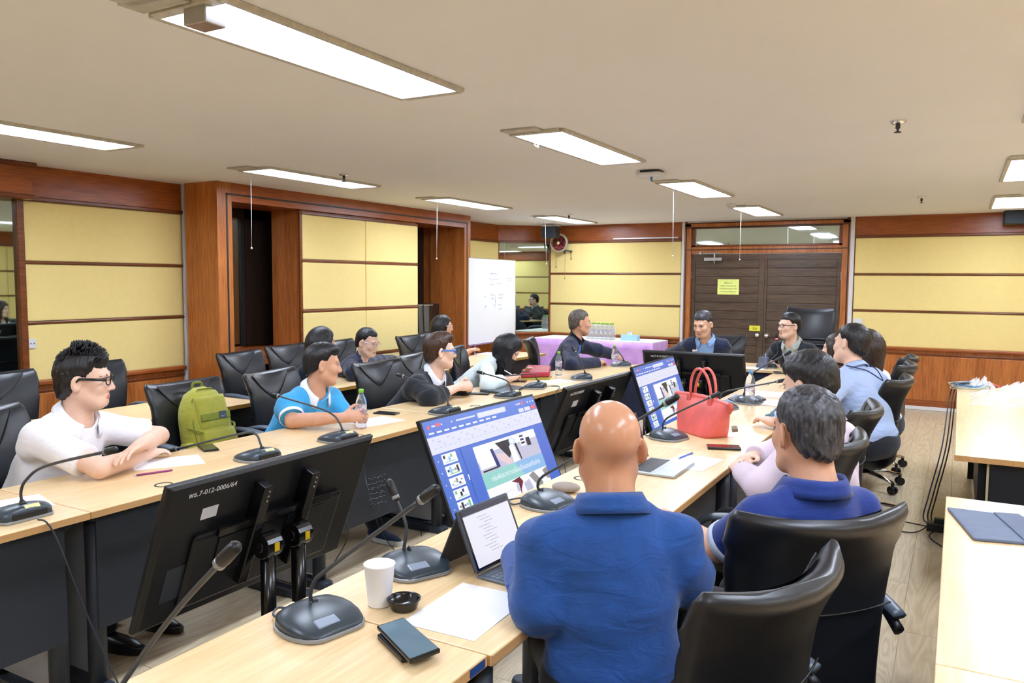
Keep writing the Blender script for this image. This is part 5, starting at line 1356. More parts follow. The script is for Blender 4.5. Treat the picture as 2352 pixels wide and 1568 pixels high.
# second row: black bob
P3 = person('person with a straight black bob partly hidden in the second row', T(742, 785, 1.08), 52, 10, 'light', lean=.16, sh=.142, girth=.9, h=.0068, hs=.95, fem=True,
       arms=dict(R=dict(E=T(690, 860, .80), W=T(735, 870, .78)), L=dict(hand=True)), tops=[dict(name='dark_top', mat=fabric('dark_teal_top', (20, 34, 48), .85), sleeve=.6, th=.012)],
       hair=dict(kind='bob', vol=.014))
# navy writer
P4 = person('person in a navy jacket and thin glasses writing in the second row', T(845, 786, 1.035), 8, 22, 'light', hp=-12, lean=.30, sh=.162, h=.0062, hs=1.0,
       arms=dict(R=dict(E=T(812, 858, .80), W=T(872, 842, .775), curl=30), L=dict(W=T(905, 826, .775), curl=35)),
       tops=[dict(name='shirt', mat=C['grey_green'], sleeve=.4, th=.008), dict(name='jacket', mat=C['navy'], sleeve=1.92, th=.024, V=(.16, .075, .0), noise=.004)],
       collar=dict(mat=C['navy'], h=.035, gap=1.4, style='band', r=.072), hair=dict(vol=.009, hl=.046, slope=.78), glasses=(M['steel'], .0012))
# black blazer, hands clasped
P5 = person('person in a black blazer and blue glasses with clasped hands on the desk', T(1012, 806, 1.085), 46, 4, 'light', lean=.26, sh=.165, girth=1.08, h=.0052, hs=1.02,
       arms=(lambda c: dict(R=dict(c['R'], E=T(985, 915, .785)), L=c['L']))(clasp(T(1080, 886, .825), 12)),
       tops=[dict(name='shirt', mat=C['white_shirt'], sleeve=.4, th=.009), dict(name='blazer', mat=C['black_suit'], sleeve=1.93, th=.025, V=(.10, .085, .0), fat=.02, noise=.003)],
       collar=dict(mat=C['white_shirt'], h=.042, gap=.8), hair=dict(col='brown', vol=.013, top=.018, rough=.0018, hl=.055, slope=.95), glasses=(plain('blue_frame', (64, 128, 222), .35), .0026))
# yellow top
P6 = person('person in a pale yellow top and glasses at the far second row', T(1018, 749, 1.10), 22, 22, 'mid', lean=.16, sh=.142, girth=.9, h=.0068, hs=.95, fem=True,
       arms=dict(R=dict(E=T(1035, 812, .80), W=T(1062, 808, .80), curl=35), L=dict(W=T(1080, 805, .80), curl=40)),
       tops=[dict(name='yellow_top', mat=C['yellow_top'], sleeve=.62, th=.014)], hair=dict(kind='bob', vol=.010), glasses=(plain('clear_frame', (210, 204, 200), .3), .0018))
# white blazer, writing with head bowed
P7 = person('person with long dark hair in a pale blazer bowing over papers with a pen', T(1170, 800, 1.005), 18, 12, 'light', hp=-42, lean=.36, sh=.142, girth=.9, h=.0058, hs=.96, fem=True, neck=.046,
       arms=dict(R=dict(E=T(1122, 884, .785), W=T(1182, 866, .79), d=unit(T(1206, 854, .80) - T(1182, 866, .79)), n=-UP + np.array([0, .5, 0]), curl=34, thumb=.3), L=dict(W=T(1205, 858, .775), curl=25)),
       tops=[dict(name='black_top', mat=C['black_top'], sleeve=.4, th=.006), dict(name='blazer', mat=C['white_blazer'], sleeve=1.45, th=.022, V=(.12, .08, .0), noise=.003)],
       hair=dict(kind='long', vol=.010))
# navy jacket at the corner
P8 = person('person in a navy jacket with a blue shirt seated at the corner desk', T(1333, 740, 1.17), 38, 12, 'tan', lean=.20, sh=.162, girth=1.04, h=.0062, hs=1.04,
       arms=dict(R=dict(E=T(1312, 838, .785), W=T(1378, 832, .785), d=unit(T(1402, 828, .78) - T(1378, 832, .785)), n=-UP + .3 * dirv(90), curl=30), L=dict(W=T(1412, 815, .785), d=dirv(-40), curl=30)),
       tops=[dict(name='shirt', mat=fabric('blue_shirt', (40, 104, 178), .8, 600, .15, .2), sleeve=.4, th=.009), dict(name='jacket', mat=C['navy'], sleeve=1.92, th=.026, V=(.02, .06, .0), V0=.018, noise=.004)],
       collar=dict(mat=C['navy_knit'], h=.05, gap=1.1, style='band', r=.07), hair=dict(col='salt', vol=.008, hl=.058, rough=.0018))
# badge
P9 = person('person in a navy jacket with a round white badge speaking at the head desk', T(1614, 744, 1.16), -104, -88, 'mid', hp=-16, lean=.22, sh=.168, girth=1.08, h=.0062, hs=1.06,
       arms=dict(R=dict(E=np.array([-2.72, 8.36, .79]), W=np.array([-2.50, 8.22, .78]), curl=25), L=dict(E=np.array([-2.12, 8.36, .79]), W=np.array([-2.32, 8.20, .78]), curl=25)),
       tops=[dict(name='shirt', mat=C['sky_shirt'], sleeve=.4, th=.009), dict(name='jacket', mat=C['navy'], sleeve=1.92, th=.026, V=(.0, .07, .0), V0=.03, noise=.003)],
       collar=dict(mat=C['sky_shirt'], h=.04, gap=1.0), hair=dict(col='grey', vol=.010, hl=.060, rough=.0018))
# black jacket with glasses
P10 = person('person in a black jacket and glasses in the tall executive chair', T(1812, 748, 1.165), 224, 250, 'light', lean=.20, sh=.162, girth=1.04, h=.0062, hs=1.02,
       arms=dict(R=dict(E=np.array([-1.68, 8.42, .80]), W=np.array([-1.62, 8.22, .775]), curl=25), L=dict(E=np.array([-1.18, 8.45, .80]), W=np.array([-1.35, 8.30, .775]), curl=25)),
       tops=[dict(name='shirt', mat=C['grey_green'], sleeve=.4, th=.009), dict(name='jacket', mat=C['black_suit'], sleeve=1.95, th=.028, V=(.02, .075, .0), V0=.02, noise=.003)],
       collar=dict(mat=C['grey_green'], h=.04, gap=1.0), hair=dict(vol=.011, hl=.058, rough=.0014), glasses=(plain('dark_red_frame', (66, 34, 40), .4), .0018))
# right row
P11 = person('person in a light blue shirt with a dark neck cord seen from behind', T(1953, 790, 1.19), 152, 146, 'light', hroll=-10, lean=.16, sh=.168, girth=1.12, h=.0056, hs=1.04,
       arms=dict(L=dict(E=T(1862, 965, .80), W=T(1770, 968, .785), d=unit(T(1738, 955, .80) - T(1770, 968, .785)), curl=30), R=dict(W=np.array([-.95, 6.0, .78]))),
       tops=[dict(name='shirt', mat=C['lb_shirt'], sleeve=1.9, th=.024, fat=.02, noise=.0045)], collar=dict(mat=C['lb_shirt'], h=.035, gap=.6), hair=dict(vol=.013, hl=.06))
P12 = person('person with brown hair in profile just left of the light blue shirt', T(1920, 800, 1.08), 176, 170, 'light', lean=.14, sh=.142, girth=.9, h=.0068, hs=.94, fem=True,
       tops=[dict(name='top', mat=fabric('brown_top', (110, 70, 60), .85), sleeve=1.8, th=.014)], hair=dict(kind='bob', col='dbrown', vol=.008))
P13 = person('person with long dark hair and a white top right of the light blue shirt', T(1988, 795, 1.13), 150, 160, 'light', lean=.12, sh=.142, girth=.9, h=.0068, hs=.96, fem=True,
       arms=dict(L=dict(hand=False), R=dict(hand=False)), tops=[dict(name='white_top', mat=C['white_shirt'], sleeve=.7, th=.014)], hair=dict(kind='long', vol=.014, col='dbrown'))
P14 = person('person with shaggy black hair in a pink striped shirt with clasped hands', T(1856, 884, 1.155), 158, 160, 'light', hp=-16, lean=.04, sh=.158, h=.0052, hs=1.06,
       arms=dict(L=dict(E=T(1752, 1120, .775), W=T(1706, 1080, .785), d=unit(T(1668, 1044, .81) - T(1706, 1080, .785)), n=unit(np.array([.1, .5, -.8])), curl=26, spread=.4),
                 R=dict(E=T(1800, 1030, .79), W=T(1728, 1050, .80), d=unit(T(1676, 1052, .825) - T(1728, 1050, .80)), n=unit(np.array([.1, -.5, -.8])), curl=34, spread=.4)),
       tops=[dict(name='striped_shirt', mat=C['stripe'], sleeve=1.93, th=.022, noise=.003)], collar=dict(mat=C['stripe'], h=.035, gap=.6), hair=dict(vol=.020, rough=.0018, hl=.07, slope=.6))
P15 = person('person with grey black hair in a royal blue polo shirt seen from behind', T(1850, 990, 1.16), 133, 138, 'tan', lean=-.06, sh=.168, girth=1.02, h=.0048, hs=1.03, neck=.06, hp=-4,
       arms=dict(L=dict(E=T(1650, 1260, .80), W=np.array([-.86, 2.62, .77]), curl=25), R=dict(W=np.array([-.66, 2.92, .68]))),
       tops=[dict(name='polo_shirt', mat=C['royal'], sleeve=.80, th=.016, fat=.01, noise=.0018, trim=fabric('pale_hem', (196, 206, 220), .9))], collar=dict(mat=C['royal'], h=.045, gap=.7), hair=dict(col='grey', vol=.010, rough=.0022, hl=.06))
P16 = person('bald person in a blue blazer seen from behind', T(1398, 1024, 1.165), 122, 124, 'bald', lean=.05, sh=.165, girth=1.02, h=.0046, hs=1.0, neck=.062, hipz=.60,
       arms=dict(L=dict(E=T(1236, 1392, .785), W=np.array([-1.12, 2.02, .775]), curl=25), R=dict(E=T(1578, 1330, .82), W=np.array([-.82, 2.24, .775]), curl=25)),
       tops=[dict(name='blazer', mat=C['blazer_blue'], sleeve=1.9, th=.024, fat=.015, noise=.0035)], collar=dict(mat=C['blazer_blue'], h=.048, gap=.8), brow='black')
# ------------------------------------------------------------------ things on the desks
def slab(name, lb, cat, corners, th, mats, group=None, z=None, bevel=0.):
    """flat thing from its pixel corners on the desk top (at height z)"""
    z = TZ if z is None else z
    c = [at_z(x, y, z) for x, y in corners]
    return solo(name, MB().prism([(p.x, p.y) for p in c], z + .0004, z + th), mats, lb, cat, group, bevel=bevel)
def rect_on(x, y, ang, w_, l_, z=TZ):
    """corner list (world xy) of a w_ x l_ rectangle centred at pixel (x, y), long side at ang degrees"""
    p = at_z(x, y, z); a = math.radians(ang); u = Vector((math.cos(a), math.sin(a))); v = Vector((-u.y, u.x)); c = Vector((p.x, p.y))
    return [tuple(c + u * l_ / 2 * i + v * w_ / 2 * j) for i, j in ((-1, -1), (1, -1), (1, 1), (-1, 1))]
PG = 'white A4 sheets on the desks'
def paper(x, y, ang, lb, z=TZ, w_=.21, l_=.297):
    return solo('paper_sheet', MB().prism(rect_on(x, y, ang, w_, l_), z + .0004, z + .0016), M['white'], lb, 'paper', PG)
paper(1075, 1400, 92, 'white sheet beside the black cup lid')
paper(385, 1062, 60, 'white sheet with a purple pencil in front of the white polo shirt')
paper(862, 968, 80, 'white sheet under the water bottle of the sky blue polo shirt')
paper(1275, 876, 70, 'white sheet left of the microphone at the corner')
paper(1588, 1062, 85, 'white sheet with a blue pen beside the grey laptop')
paper(1765, 905, 95, 'white sheet near the shaggy black hair')
paper(1775, 925, 80, 'second white sheet near the shaggy black hair', TZ + .0014)
paper(1660, 990, 88, 'white sheet beside the coral handbag')
paper(1720, 845, 5, 'white sheet at the left of the pen cup on the head desk')
paper(5, 1165, 75, 'white sheet at the left edge behind the cropped microphone')
paper(1122, 812, 90, 'white sheet on the far second row desk')
# phones
def phone(x, y, ang, lb, z=TZ, w_=.075, l_=.155, tint=(24, 26, 32), th=.009):
    c = rect_on(x, y, ang, w_, l_, z); p = at_z(x, y, z)
    r = thing('phone', lb, 'phone', (p.x, p.y, z), 0, 'phones lying on the desks')
    MB().prism(c, z + .0004, z + th).build('body', M['gloss_black'], r, bevel=.0035)
    m = Vector((p.x, p.y)); ci = [tuple(m + (Vector(q) - m) * .93) for q in c]
    MB().prism(ci, z + th - .0004, z + th + .0005).build('screen', plain('phone_glass_%d_%d' % (x, y), tint, .08), r)
    return r
phone(478, 1030, -28, 'dark phone beside the microphone in front of the backpack')
phone(888, 950, 10, 'black phone right of the held water bottle')
phone(1100, 905, 20, 'dark phone under the clasped hands of the black blazer')
phone(800, 860, 35, 'phone on the second row desk behind the sky blue polo shirt')
phone(1188, 876, 15, 'brown phone in front of the pale blazer', tint=(70, 52, 44))
phone(1662, 1030, 20, 'rugged black phone with a red screen near the clasped hands', tint=(110, 30, 36), th=.014, w_=.082, l_=.165)
def phone_c(lb, cs, z, th, tint):
    c = [at_z(x, y, z) for x, y in cs]; m = sum(c, Vector()) / 4; m2 = Vector((m.x, m.y)); pl = [(q.x, q.y) for q in c]
    r = thing('phone', lb, 'phone', (m.x, m.y, z), 0, 'phones lying on the desks')
    MB().prism(pl, z + .0004, z + th).build('body', M['gloss_black'], r, bevel=.003)
    MB().prism([tuple(m2 + (Vector(q) - m2) * .94) for q in pl], z + th - .0004, z + th + .0005).build('screen', plain('phone_screen_%d' % cs[0][0], tint, .08), r)
phone_c('lower phone of the stack on the nearest desk', [(866, 1468), (915, 1452), (985, 1512), (922, 1524)], TZ, .014, (30, 34, 44))
phone_c('upper phone of the stack on the nearest desk', [(865, 1446), (927, 1426), (1012, 1500), (942, 1527)], TZ + .0145, .011, (92, 118, 132))
slab('wallet', 'small dark wallet beside the bottle with the blue cap', 'wallet', [(1672, 918), (1708, 908), (1728, 916), (1690, 926)], .012, M['black'], bevel=.003)
slab('notebook', 'blue grey notepad under the small wallet', 'notepad', [(1660, 922), (1690, 906), (1740, 916), (1716, 928)], .004, plain('blue_grey_pad', (140, 160, 186), .6))
slab('spectacle_case', 'black and orange case on the right row near the blue capped bottle', 'case', [(1712, 918), (1742, 912), (1760, 920), (1730, 928)], .016, [M['black']], bevel=.004)
slab('eraser', 'small black and tan block beside the coral handbag', 'block', [(1680, 985), (1692, 984), (1695, 992), (1682, 993)], .018, plain('tan_block', (120, 96, 60), .6), bevel=.002)
# pens
def pen(lb, a, b, rgb, z=TZ + .005, r_=.0045, cat='pen', name='pen'):
    p, q = at_z(*a, z), at_z(*b, z); d = (q - p).normalized()
    r = thing(name, lb, cat, (p.x, p.y, TZ), 0, 'pens and pencils on the desks')
    MB().tube([p, q], r_, 8).build('barrel', plain('pen_%d_%d' % (a[0], a[1]), rgb, .35), r, smooth=True)
    MB().tube([p - d * .012, p], [.001, r_], 8).build('tip', M['steel'], r, smooth=True)
pen('purple pencil on the sheet in front of the white polo shirt', (313, 1091), (396, 1079), (150, 60, 120))
pen('blue ballpoint pen on the sheet beside the grey laptop', (1560, 1052), (1590, 1040), (80, 110, 200))
pen('black marker beside the hand holding the water bottle', (792, 968), (818, 957), (40, 40, 44), r_=.006)
# near desk: cup and lid
p = at_z(872, 1388, TZ); r = thing('paper_cup', 'white paper cup on the desk between two microphones', 'cup', p)
MB().lathe([(.0, .004), (.029, .004), (.0295, 0), (.030, .004), (.0395, .106), (.041, .108), (.0415, .111), (.039, .112), (.0375, .108), (.0285, .008), (.0, .007)], p, 32, cap=False).build('cup', M['white'], r, smooth=True)
p = at_z(928, 1398, TZ)
solo('cup_lid', MB().lathe([(.0, .006), (.030, .006), (.032, .003), (.034, .004), (.040, .024), (.043, .026), (.044, .030), (.041, .031), (.038, .027), (.033, .010), (.0, .010)], p, 28, cap=False), M['gloss_black'], 'upturned black plastic cup lid beside the paper cup', 'lid', smooth=True)
# bottles
M['cap_green'] = plain('green_cap', (140, 210, 70), .4); M['cap_blue'] = plain('blue_cap', (90, 160, 220), .4)
M['water'] = None
t_ = NT('bottle_plastic'); t_.b.inputs['Base Color'].default_value = (.92, .96, 1, 1); t_.b.inputs['Transmission Weight'].default_value = .9; t_.b.inputs['IOR'].default_value = 1.12; M['bottle'] = t_.fin(.08)
t_ = NT('bottle_sleeve'); v_ = t_.coords((1, 1, 1)); t_.l(t_.ramp(t_.noise(v_, 26, 2), [(.30, lin((228, 236, 246))), (.5, lin((232, 238, 248))), (.56, lin((226, 130, 150))), (.60, lin((90, 170, 190))), (.66, lin((236, 240, 248)))]), t_.b.inputs['Base Color'])
t_.b.inputs['Alpha'].default_value = .55; M['sleeve'] = t_.fin(.3)
def bottle(lb, x, y, cap_, h_=.215, r_=.031, group='water bottles on the desks', p=None):
    p = at_z(x, y, TZ) if p is None else p; k = h_ / .215
    r = thing('water_bottle', lb, 'bottle', p, 0, group)
    prof = [(.0, .004), (r_ * .7, .0), (r_ * .95, .006), (r_, .02)]
    for j in range(5): z = .03 + .02 * j; prof += [(r_ * .95, z * k), (r_, (z + .01) * k)]
    prof += [(r_, .135 * k), (r_ * .97, .15 * k), (r_ * .72, .175 * k), (r_ * .42, .19 * k), (.0125, .196 * k), (.0125, .205 * k)]
    MB().lathe(prof, p, 20, cap=False).build('body', M['bottle'], r, smooth=True)
    MB().lathe([(r_ * 1.012, .085 * k), (r_ * 1.012, .132 * k)], p, 20, cap=False).build('sleeve', M['sleeve'], r, smooth=True)
    MB().lathe([(.0, .198 * k), (.0145, .198 * k), (.0145, .214 * k), (.013, .217 * k), (.0, .217 * k)], p, 16, cap=False).build('cap', cap_, r, smooth=True)
    return r
bottle('water bottle with green cap held by the sky blue polo shirt', 830, 984, M['cap_green'], .225)
bottle('water bottle with green cap right of the red folder', 1283, 862, M['cap_green'])
bottle('water bottle with green cap beside the hand at the corner desk', 1411, 842, M['cap_green'])
bottle('tall water bottle with a blue cap on the right row', 1722, 930, M['cap_blue'], .24, .033)
# folder, books, laptops
slab('notebook', 'olive notebook under the red folder', 'notebook', [(1182, 872), (1262, 872), (1268, 866), (1196, 860)], .012, plain('olive_cover', (170, 160, 60), .6), bevel=.002)
slab('document_folder', 'red zipped folder in front of the pale blazer', 'folder', [(1196, 868), (1262, 866), (1266, 850), (1212, 848)], .045, leather('red_leather', (176, 44, 62)), z=TZ + .0125, bevel=.012)
r = thing('closed_laptop', 'closed slate laptop on the desk beside the clasped hands', 'laptop', at_z(1150, 896, TZ))
cn = [at_z(x, y, TZ) for x, y in ((1102, 900), (1142, 884), (1202, 893), (1168, 908))]
MB().prism([(q.x, q.y) for q in cn], TZ + .001, TZ + .010).build('base', M['dark_grey'], r, bevel=.002)
MB().prism([(q.x, q.y) for q in cn], TZ + .0105, TZ + .019).build('lid', plain('slate_lid', (76, 84, 94), .35, .3), r, bevel=.002)
r = thing('open_laptop', 'grey open laptop beside the bald head', 'laptop', at_z(1500, 1045, TZ))
A1, A2, A3, A4 = [at_z(x, y, TZ) for x, y in ((1462, 1058), (1512, 1062), (1578, 1032), (1490, 1022))]
ang = math.radians(-3); c0 = at_z(1478, 1042, TZ); U = Vector((math.sin(ang), math.cos(ang), 0)); Wd = Vector((1, 0, 0))   # hinge runs along y
c0 = Vector((-1.25, 3.42, TZ)); L_, D_ = .305, .215
fr = at_frame(c0, (0, 1, 0))       # local x along the row, local -y towards the user (+x world)
def lput(mb, name, mat, par, **kw): mb.v = [tuple(fr @ Vector(q)) for q in mb.v]; return mb.build(name, mat, par, **kw)
base_ = lput(MB().span((-L_ / 2, -D_, .001), (L_ / 2, 0, .013)), 'base', plain('laptop_silver', (176, 182, 186), .35, .6), r, bevel=.003)
for i in range(12):
    for j in range(5): lput(MB().span((-L_ / 2 + .018 + i * .0226, -.025 - j * .019, .0128), (-L_ / 2 + .038 + i * .0226, -.009 - j * .019, .0142)), 'key', M['black'], base_)
lput(MB().span((-.055, -D_ + .01, .0128), (.055, -D_ + .085, .0133)), 'trackpad', plain('trackpad', (190, 196, 200), .3), base_)
sc_ = MB().box((0, .045, .118), (L_, .006, .215), rot=Matrix.Rotation(-.32, 3, 'X')); lid_ = lput(sc_, 'screen_lid', M['dark_grey'], r, bevel=.002)
sc_ = MB().box((0, .0413, .1165), (L_ * .94, .001, .195), rot=Matrix.Rotation(-.32, 3, 'X')); lput(sc_, 'display', em('dark_red_wallpaper', (120, 30, 40), .35), r)
# tablet with keyboard
tl = thing('tablet', 'tablet on a folding keyboard case showing a white page', 'tablet', at_z(1130, 1310, TZ))
tA, tB = at_z(1095, 1318, TZ + .012), at_z(1206, 1262, TZ + .012); tM = (tA + tB) / 2
fr = at_frame((tM.x, tM.y, TZ), (tB.x - tA.x, tB.y - tA.y, 0))
Ls, Hs = .255, .185; rt = Matrix.Rotation(-.42, 3, 'X'); O = Vector((0, 0, .012)); up_ = rt @ Vector((0, 0, 1)); nr = rt @ Vector((0, -1, 0))
lput(MB().box(O + up_ * Hs / 2, (Ls, .009, Hs), rot=rt), 'body', plain('tablet_case', (70, 78, 92), .5), tl, bevel=.004)
lput(MB().box(O + up_ * Hs / 2 + nr * .0048, (Ls - .012, .001, Hs - .012), rot=rt), 'bezel', M['gloss_black'], tl)
lput(MB().box(O + up_ * (Hs / 2 - .006) + nr * .0056, (Ls - .026, .0006, Hs - .034), rot=rt), 'display', em('page_white', (232, 232, 246), 1.0), tl)
lput(MB().box(O + up_ * (Hs - .0165) + nr * .0056, (Ls - .026, .0006, .016), rot=rt), 'browser_bar', em('browser_dark', (44, 46, 70), .8), tl)
tm = MB()
for k in range(12): tm.box(O + up_ * (Hs - .038 - k * .0095) + nr * .0061 + Vector((-.03 + .012 * (k % 3), 0, 0)), (.045 + .012 * (k % 2), .0003, .0012), rot=rt)
lput(tm, 'text_lines', em('text_grey', (150, 152, 178), .8), tl)['kind'] = 'stuff'
kb = lput(MB().span((-Ls / 2, -.20, .001), (Ls / 2, .0, .007)), 'keyboard', plain('keyboard_slate', (104, 116, 130), .6), tl, bevel=.002)
for i in range(13):
    for j in range(5): lput(MB().span((-Ls / 2 + .012 + i * .0178, -.035 - j * .0178, .0066), (-Ls / 2 + .028 + i * .0178, -.019 - j * .0178, .0092)), 'key', plain_key if False else MATS['keyboard_slate'], kb)
lput(MB().add([(-Ls / 2, .075, .16), (Ls / 2, .075, .16), (Ls / 2, .145, .001), (-Ls / 2, .145, .001)], [(0, 1, 2, 3)]), 'stand_flap', M['dark_grey'], tl, solid=.004)
lput(MB().box(O + up_ * .5 * Hs - nr * .0065, (Ls * .98, .004, Hs * .96), rot=rt), 'back_cover', M['dark_grey'], tl)
solo('cloth_pouch', MB().ball(tuple(at_z(1300, 1128, TZ) + Vector((0, 0, .018))), (.06, .05, .018), 10), fabric('taupe_cloth', (150, 136, 124), .9), 'taupe cloth pouch behind the microphone beside the bald person', 'pouch', smooth=True)

# coral handbag
M['coral'] = leather('coral_leather', (226, 104, 98)); M['coral_in'] = leather('coral_shade_leather', (206, 84, 62))
a_, b_ = at_z(1552, 985, TZ), at_z(1622, 1008, TZ); c_ = at_z(1668, 985, TZ)
ux = (b_ - a_).normalized(); bagL = (b_ - a_).length; mid = (a_ + b_) / 2; uy = Vector((-ux.y, ux.x, 0)); 
if (c_ - b_).dot(uy) < 0: uy = -uy
hb = thing('handbag', 'coral leather handbag with two arched handles standing on the desk', 'handbag', mid + uy * .07)
org = mid + uy * .075; fr = Matrix((ux, uy, Vector((0, 0, 1)))).transposed().to_4x4(); fr.translation = Vector((org.x, org.y, TZ))
rings = []
for k in range(13):
    t_ = k / 12; L = bagL * (.5 + .34 * t_ ** .8); dpt = .075 * (1 - t_) ** .75 + .012; z = .001 + .20 * t_
    rings.append([(x, y, z) for x, y in sup(L, dpt, 36, 5 - 2 * t_)])
lput(MB().loft(rings), 'body', M['coral'], hb, smooth=True)
kL = bagL / .215
lput(MB().tube([((-.185 + .0185 * k) * kL, 0, .203 - .012 * abs(k - 10) / 10) for k in range(21)], .014, 10, flat=1.2), 'top_band', M['coral'], hb, smooth=True)
for s in (-1, 1):
    pts = [(.072 * kL * math.cos(math.pi * k / 14), s * (.014 + .012 * math.sin(math.pi * k / 14)), .19 + .175 * math.sin(math.pi * k / 14) ** .8) for k in range(15)]
    hd = lput(MB().tube(pts, .0075, 10), 'handle', M['coral'], hb, smooth=True)
    for e in (-1, 1):
        lput(MB().prism([(e * .072 * kL + .019 * math.cos(2 * math.pi * k / 16), .182 + .032 * math.sin(2 * math.pi * k / 16)) for k in range(16)], -.003, .003, mat=Matrix.Translation((0, s * .026, 0)) @ Matrix.Rotation(math.pi / 2, 4, 'X')), 'handle_tab', M['coral'], hb, bevel=.002)
for e in (-1, 1):
    lput(MB().tube([(e * .18 * kL, 0, .20), (e * .195 * kL, -.004, .185), (e * .188 * kL, -.01, .150)], [.012, .012, .004], 8, flat=.5), 'end_tab', M['coral_in'], hb, smooth=True)
# olive backpack on the chair
M['olive'] = fabric('olive_nylon', (166, 164, 60), .7, 500, .2, .3, vary=.06); M['olive_d'] = fabric('olive_webbing', (124, 132, 38), .8, 700, .4)
bp = thing('backpack', 'olive green backpack standing on the leather chair', 'backpack', (-3.78, 3.13, .50))
fr = at_frame((-3.78, 3.13, .50), (0, 1, 0)) @ Matrix.Rotation(-.22, 4, 'X') @ Matrix.Rotation(.10, 4, 'Z')      # local -y faces the desk
rings = []
for k in range(15):
    t_ = k / 14; w_ = .155 + .012 * math.sin(math.pi * t_) - .075 * max(0, t_ - .62) ** 1.6 * 4.5; dp = .095 - .03 * t_ - .05 * max(0, t_ - .8) * 3
    if k == 14: w_, dp = w_ * .45, dp * .3
    rings.append([(x, y, .005 + .455 * t_) for x, y in sup(max(w_, .03), max(dp, .012), 32, 3)])
lput(MB().loft(rings), 'main_bag', M['olive'], bp, smooth=True)
def patch(x0, x1, z0, z1, y, dep, name, mat=None, bulge=1.0):
    rr = []
    for k in range(9):
        t_ = k / 8; e = math.sin(math.pi * (.06 + .88 * t_)) ** .35
        rr.append([(xx + (x0 + x1) / 2, y - dep * e * bulge * 0 + yy, z0 + (z1 - z0) * t_) for xx, yy in sup((x1 - x0) / 2 * (.9 + .1 * e), dep * e, 24, 3.4)])
    return lput(MB().loft(rr), name, mat or M['olive'], bp, smooth=True)
patch(-.125, .125, .06, .20, -.085, .045, 'front_pocket'); patch(-.115, .115, .20, .40, -.062, .030, 'upper_pocket')
lput(MB().span((-.11, -.098, .255), (.11, -.088, .295)), 'webbing_strap', M['olive_d'], bp, bevel=.003)
lg = lput(MB().span((.02, -.1005, .258), (.075, -.0985, .298)), 'logo_patch', plain('slate_patch', (60, 74, 86), .7), bp)
sw = [(.030 + .036 * t_, .275 - .010 * math.sin(math.pi * t_ * .7) + .014 * t_ ** 2) for t_ in [k / 8 for k in range(9)]]; sw2 = [(x + .001, z - .006 * (1 - k / 8) - .0012) for k, (x, z) in enumerate(sw)]
lput(MB().add([(x, -.1010, z) for x, z in sw] + [(x, -.1010, z) for x, z in reversed(sw2)], [tuple(range(18))]), 'logo', plain('grey_logo', (138, 150, 158), .7), bp)
lput(MB().tube([(-.14, -.060, .05), (-.142, -.055, .25), (-.115, -.045, .38), (-.05, -.035, .445), (.05, -.035, .445), (.115, -.045, .38), (.142, -.055, .25), (.14, -.06, .05)], .005, 6), 'zip', M['olive_d'], bp, smooth=True)
lput(MB().tube(smooth_path([(-.035, .02, .445), (-.03, .01, .485), (.03, .01, .485), (.035, .02, .445)]), .008, 8), 'haul_loop', M['olive_d'], bp, smooth=True)
for s in (-1, 1):
    patch(s * .165 - .03, s * .165 + .03, .02, .15, -.01, .055, 'side_pocket')
    lput(MB().tube(smooth_path([(s * .12, -.1, .19), (s * .16, -.06, .22), (s * .155, .0, .24)]), .007, 6, flat=.4), 'side_strap', M['olive_d'], bp, smooth=True)

# watch and teal cloth at the right row
w0 = P14['A'][-1]['W']; wd_ = unit(P14['A'][-1]['W'] - P14['A'][-1]['E'])
q1 = unit(np.cross(wd_, UP)); q2 = np.cross(q1, wd_); cc = w0 + wd_ * .005
wt = thing('wrist_watch', 'dark smart watch on the wrist of the pink striped shirt', 'watch', tuple(w0))
MB().tube([Vector(cc + (q1 * math.cos(a) + q2 * math.sin(a)) * .030) for a in [2 * math.pi * k / 20 for k in range(21)]], .004, 6).build('band', M['black'], wt, smooth=True)
MB().ball(tuple(cc + q2 * .031), (.019, .019, .006), 8).build('face', plain('watch_face', (70, 86, 96), .15), wt, smooth=True)
p = at_z(1790, 962, TZ)
solo('scarf', MB().grid(lambda u, v: tuple(p + Vector((-.07 + .16 * u, -.10 + .2 * v, .02 + .05 * math.sin(math.pi * u) * math.sin(math.pi * v) + .008 * math.sin(11 * u + 7 * v)))), 14, 14), fabric('teal_knit', (70, 104, 118), .95, 220, .6), 'folded teal knitted cloth under the hand of the light blue shirt', 'cloth', smooth=True, solid=.006)
# neck cord of the light blue shirt
q = P11; bk = lambda x, y, z: Vector(q['N'] + q['tr'] * x + q['tw'] * y + q['sp'] * z)
MB().tube(smooth_path([bk(-.085, -.02, .03), bk(-.07, -.075, .0), bk(.0, -.098, -.03), bk(.075, -.11, -.085), bk(.10, -.112, -.10), bk(.085, -.095, -.02), bk(.075, -.03, .03)], 6), .0035, 6).build('neck_cord', M['navy_cord'] if 'navy_cord' in M else plain('navy_cord', (30, 40, 84), .6), q['body'], smooth=True)
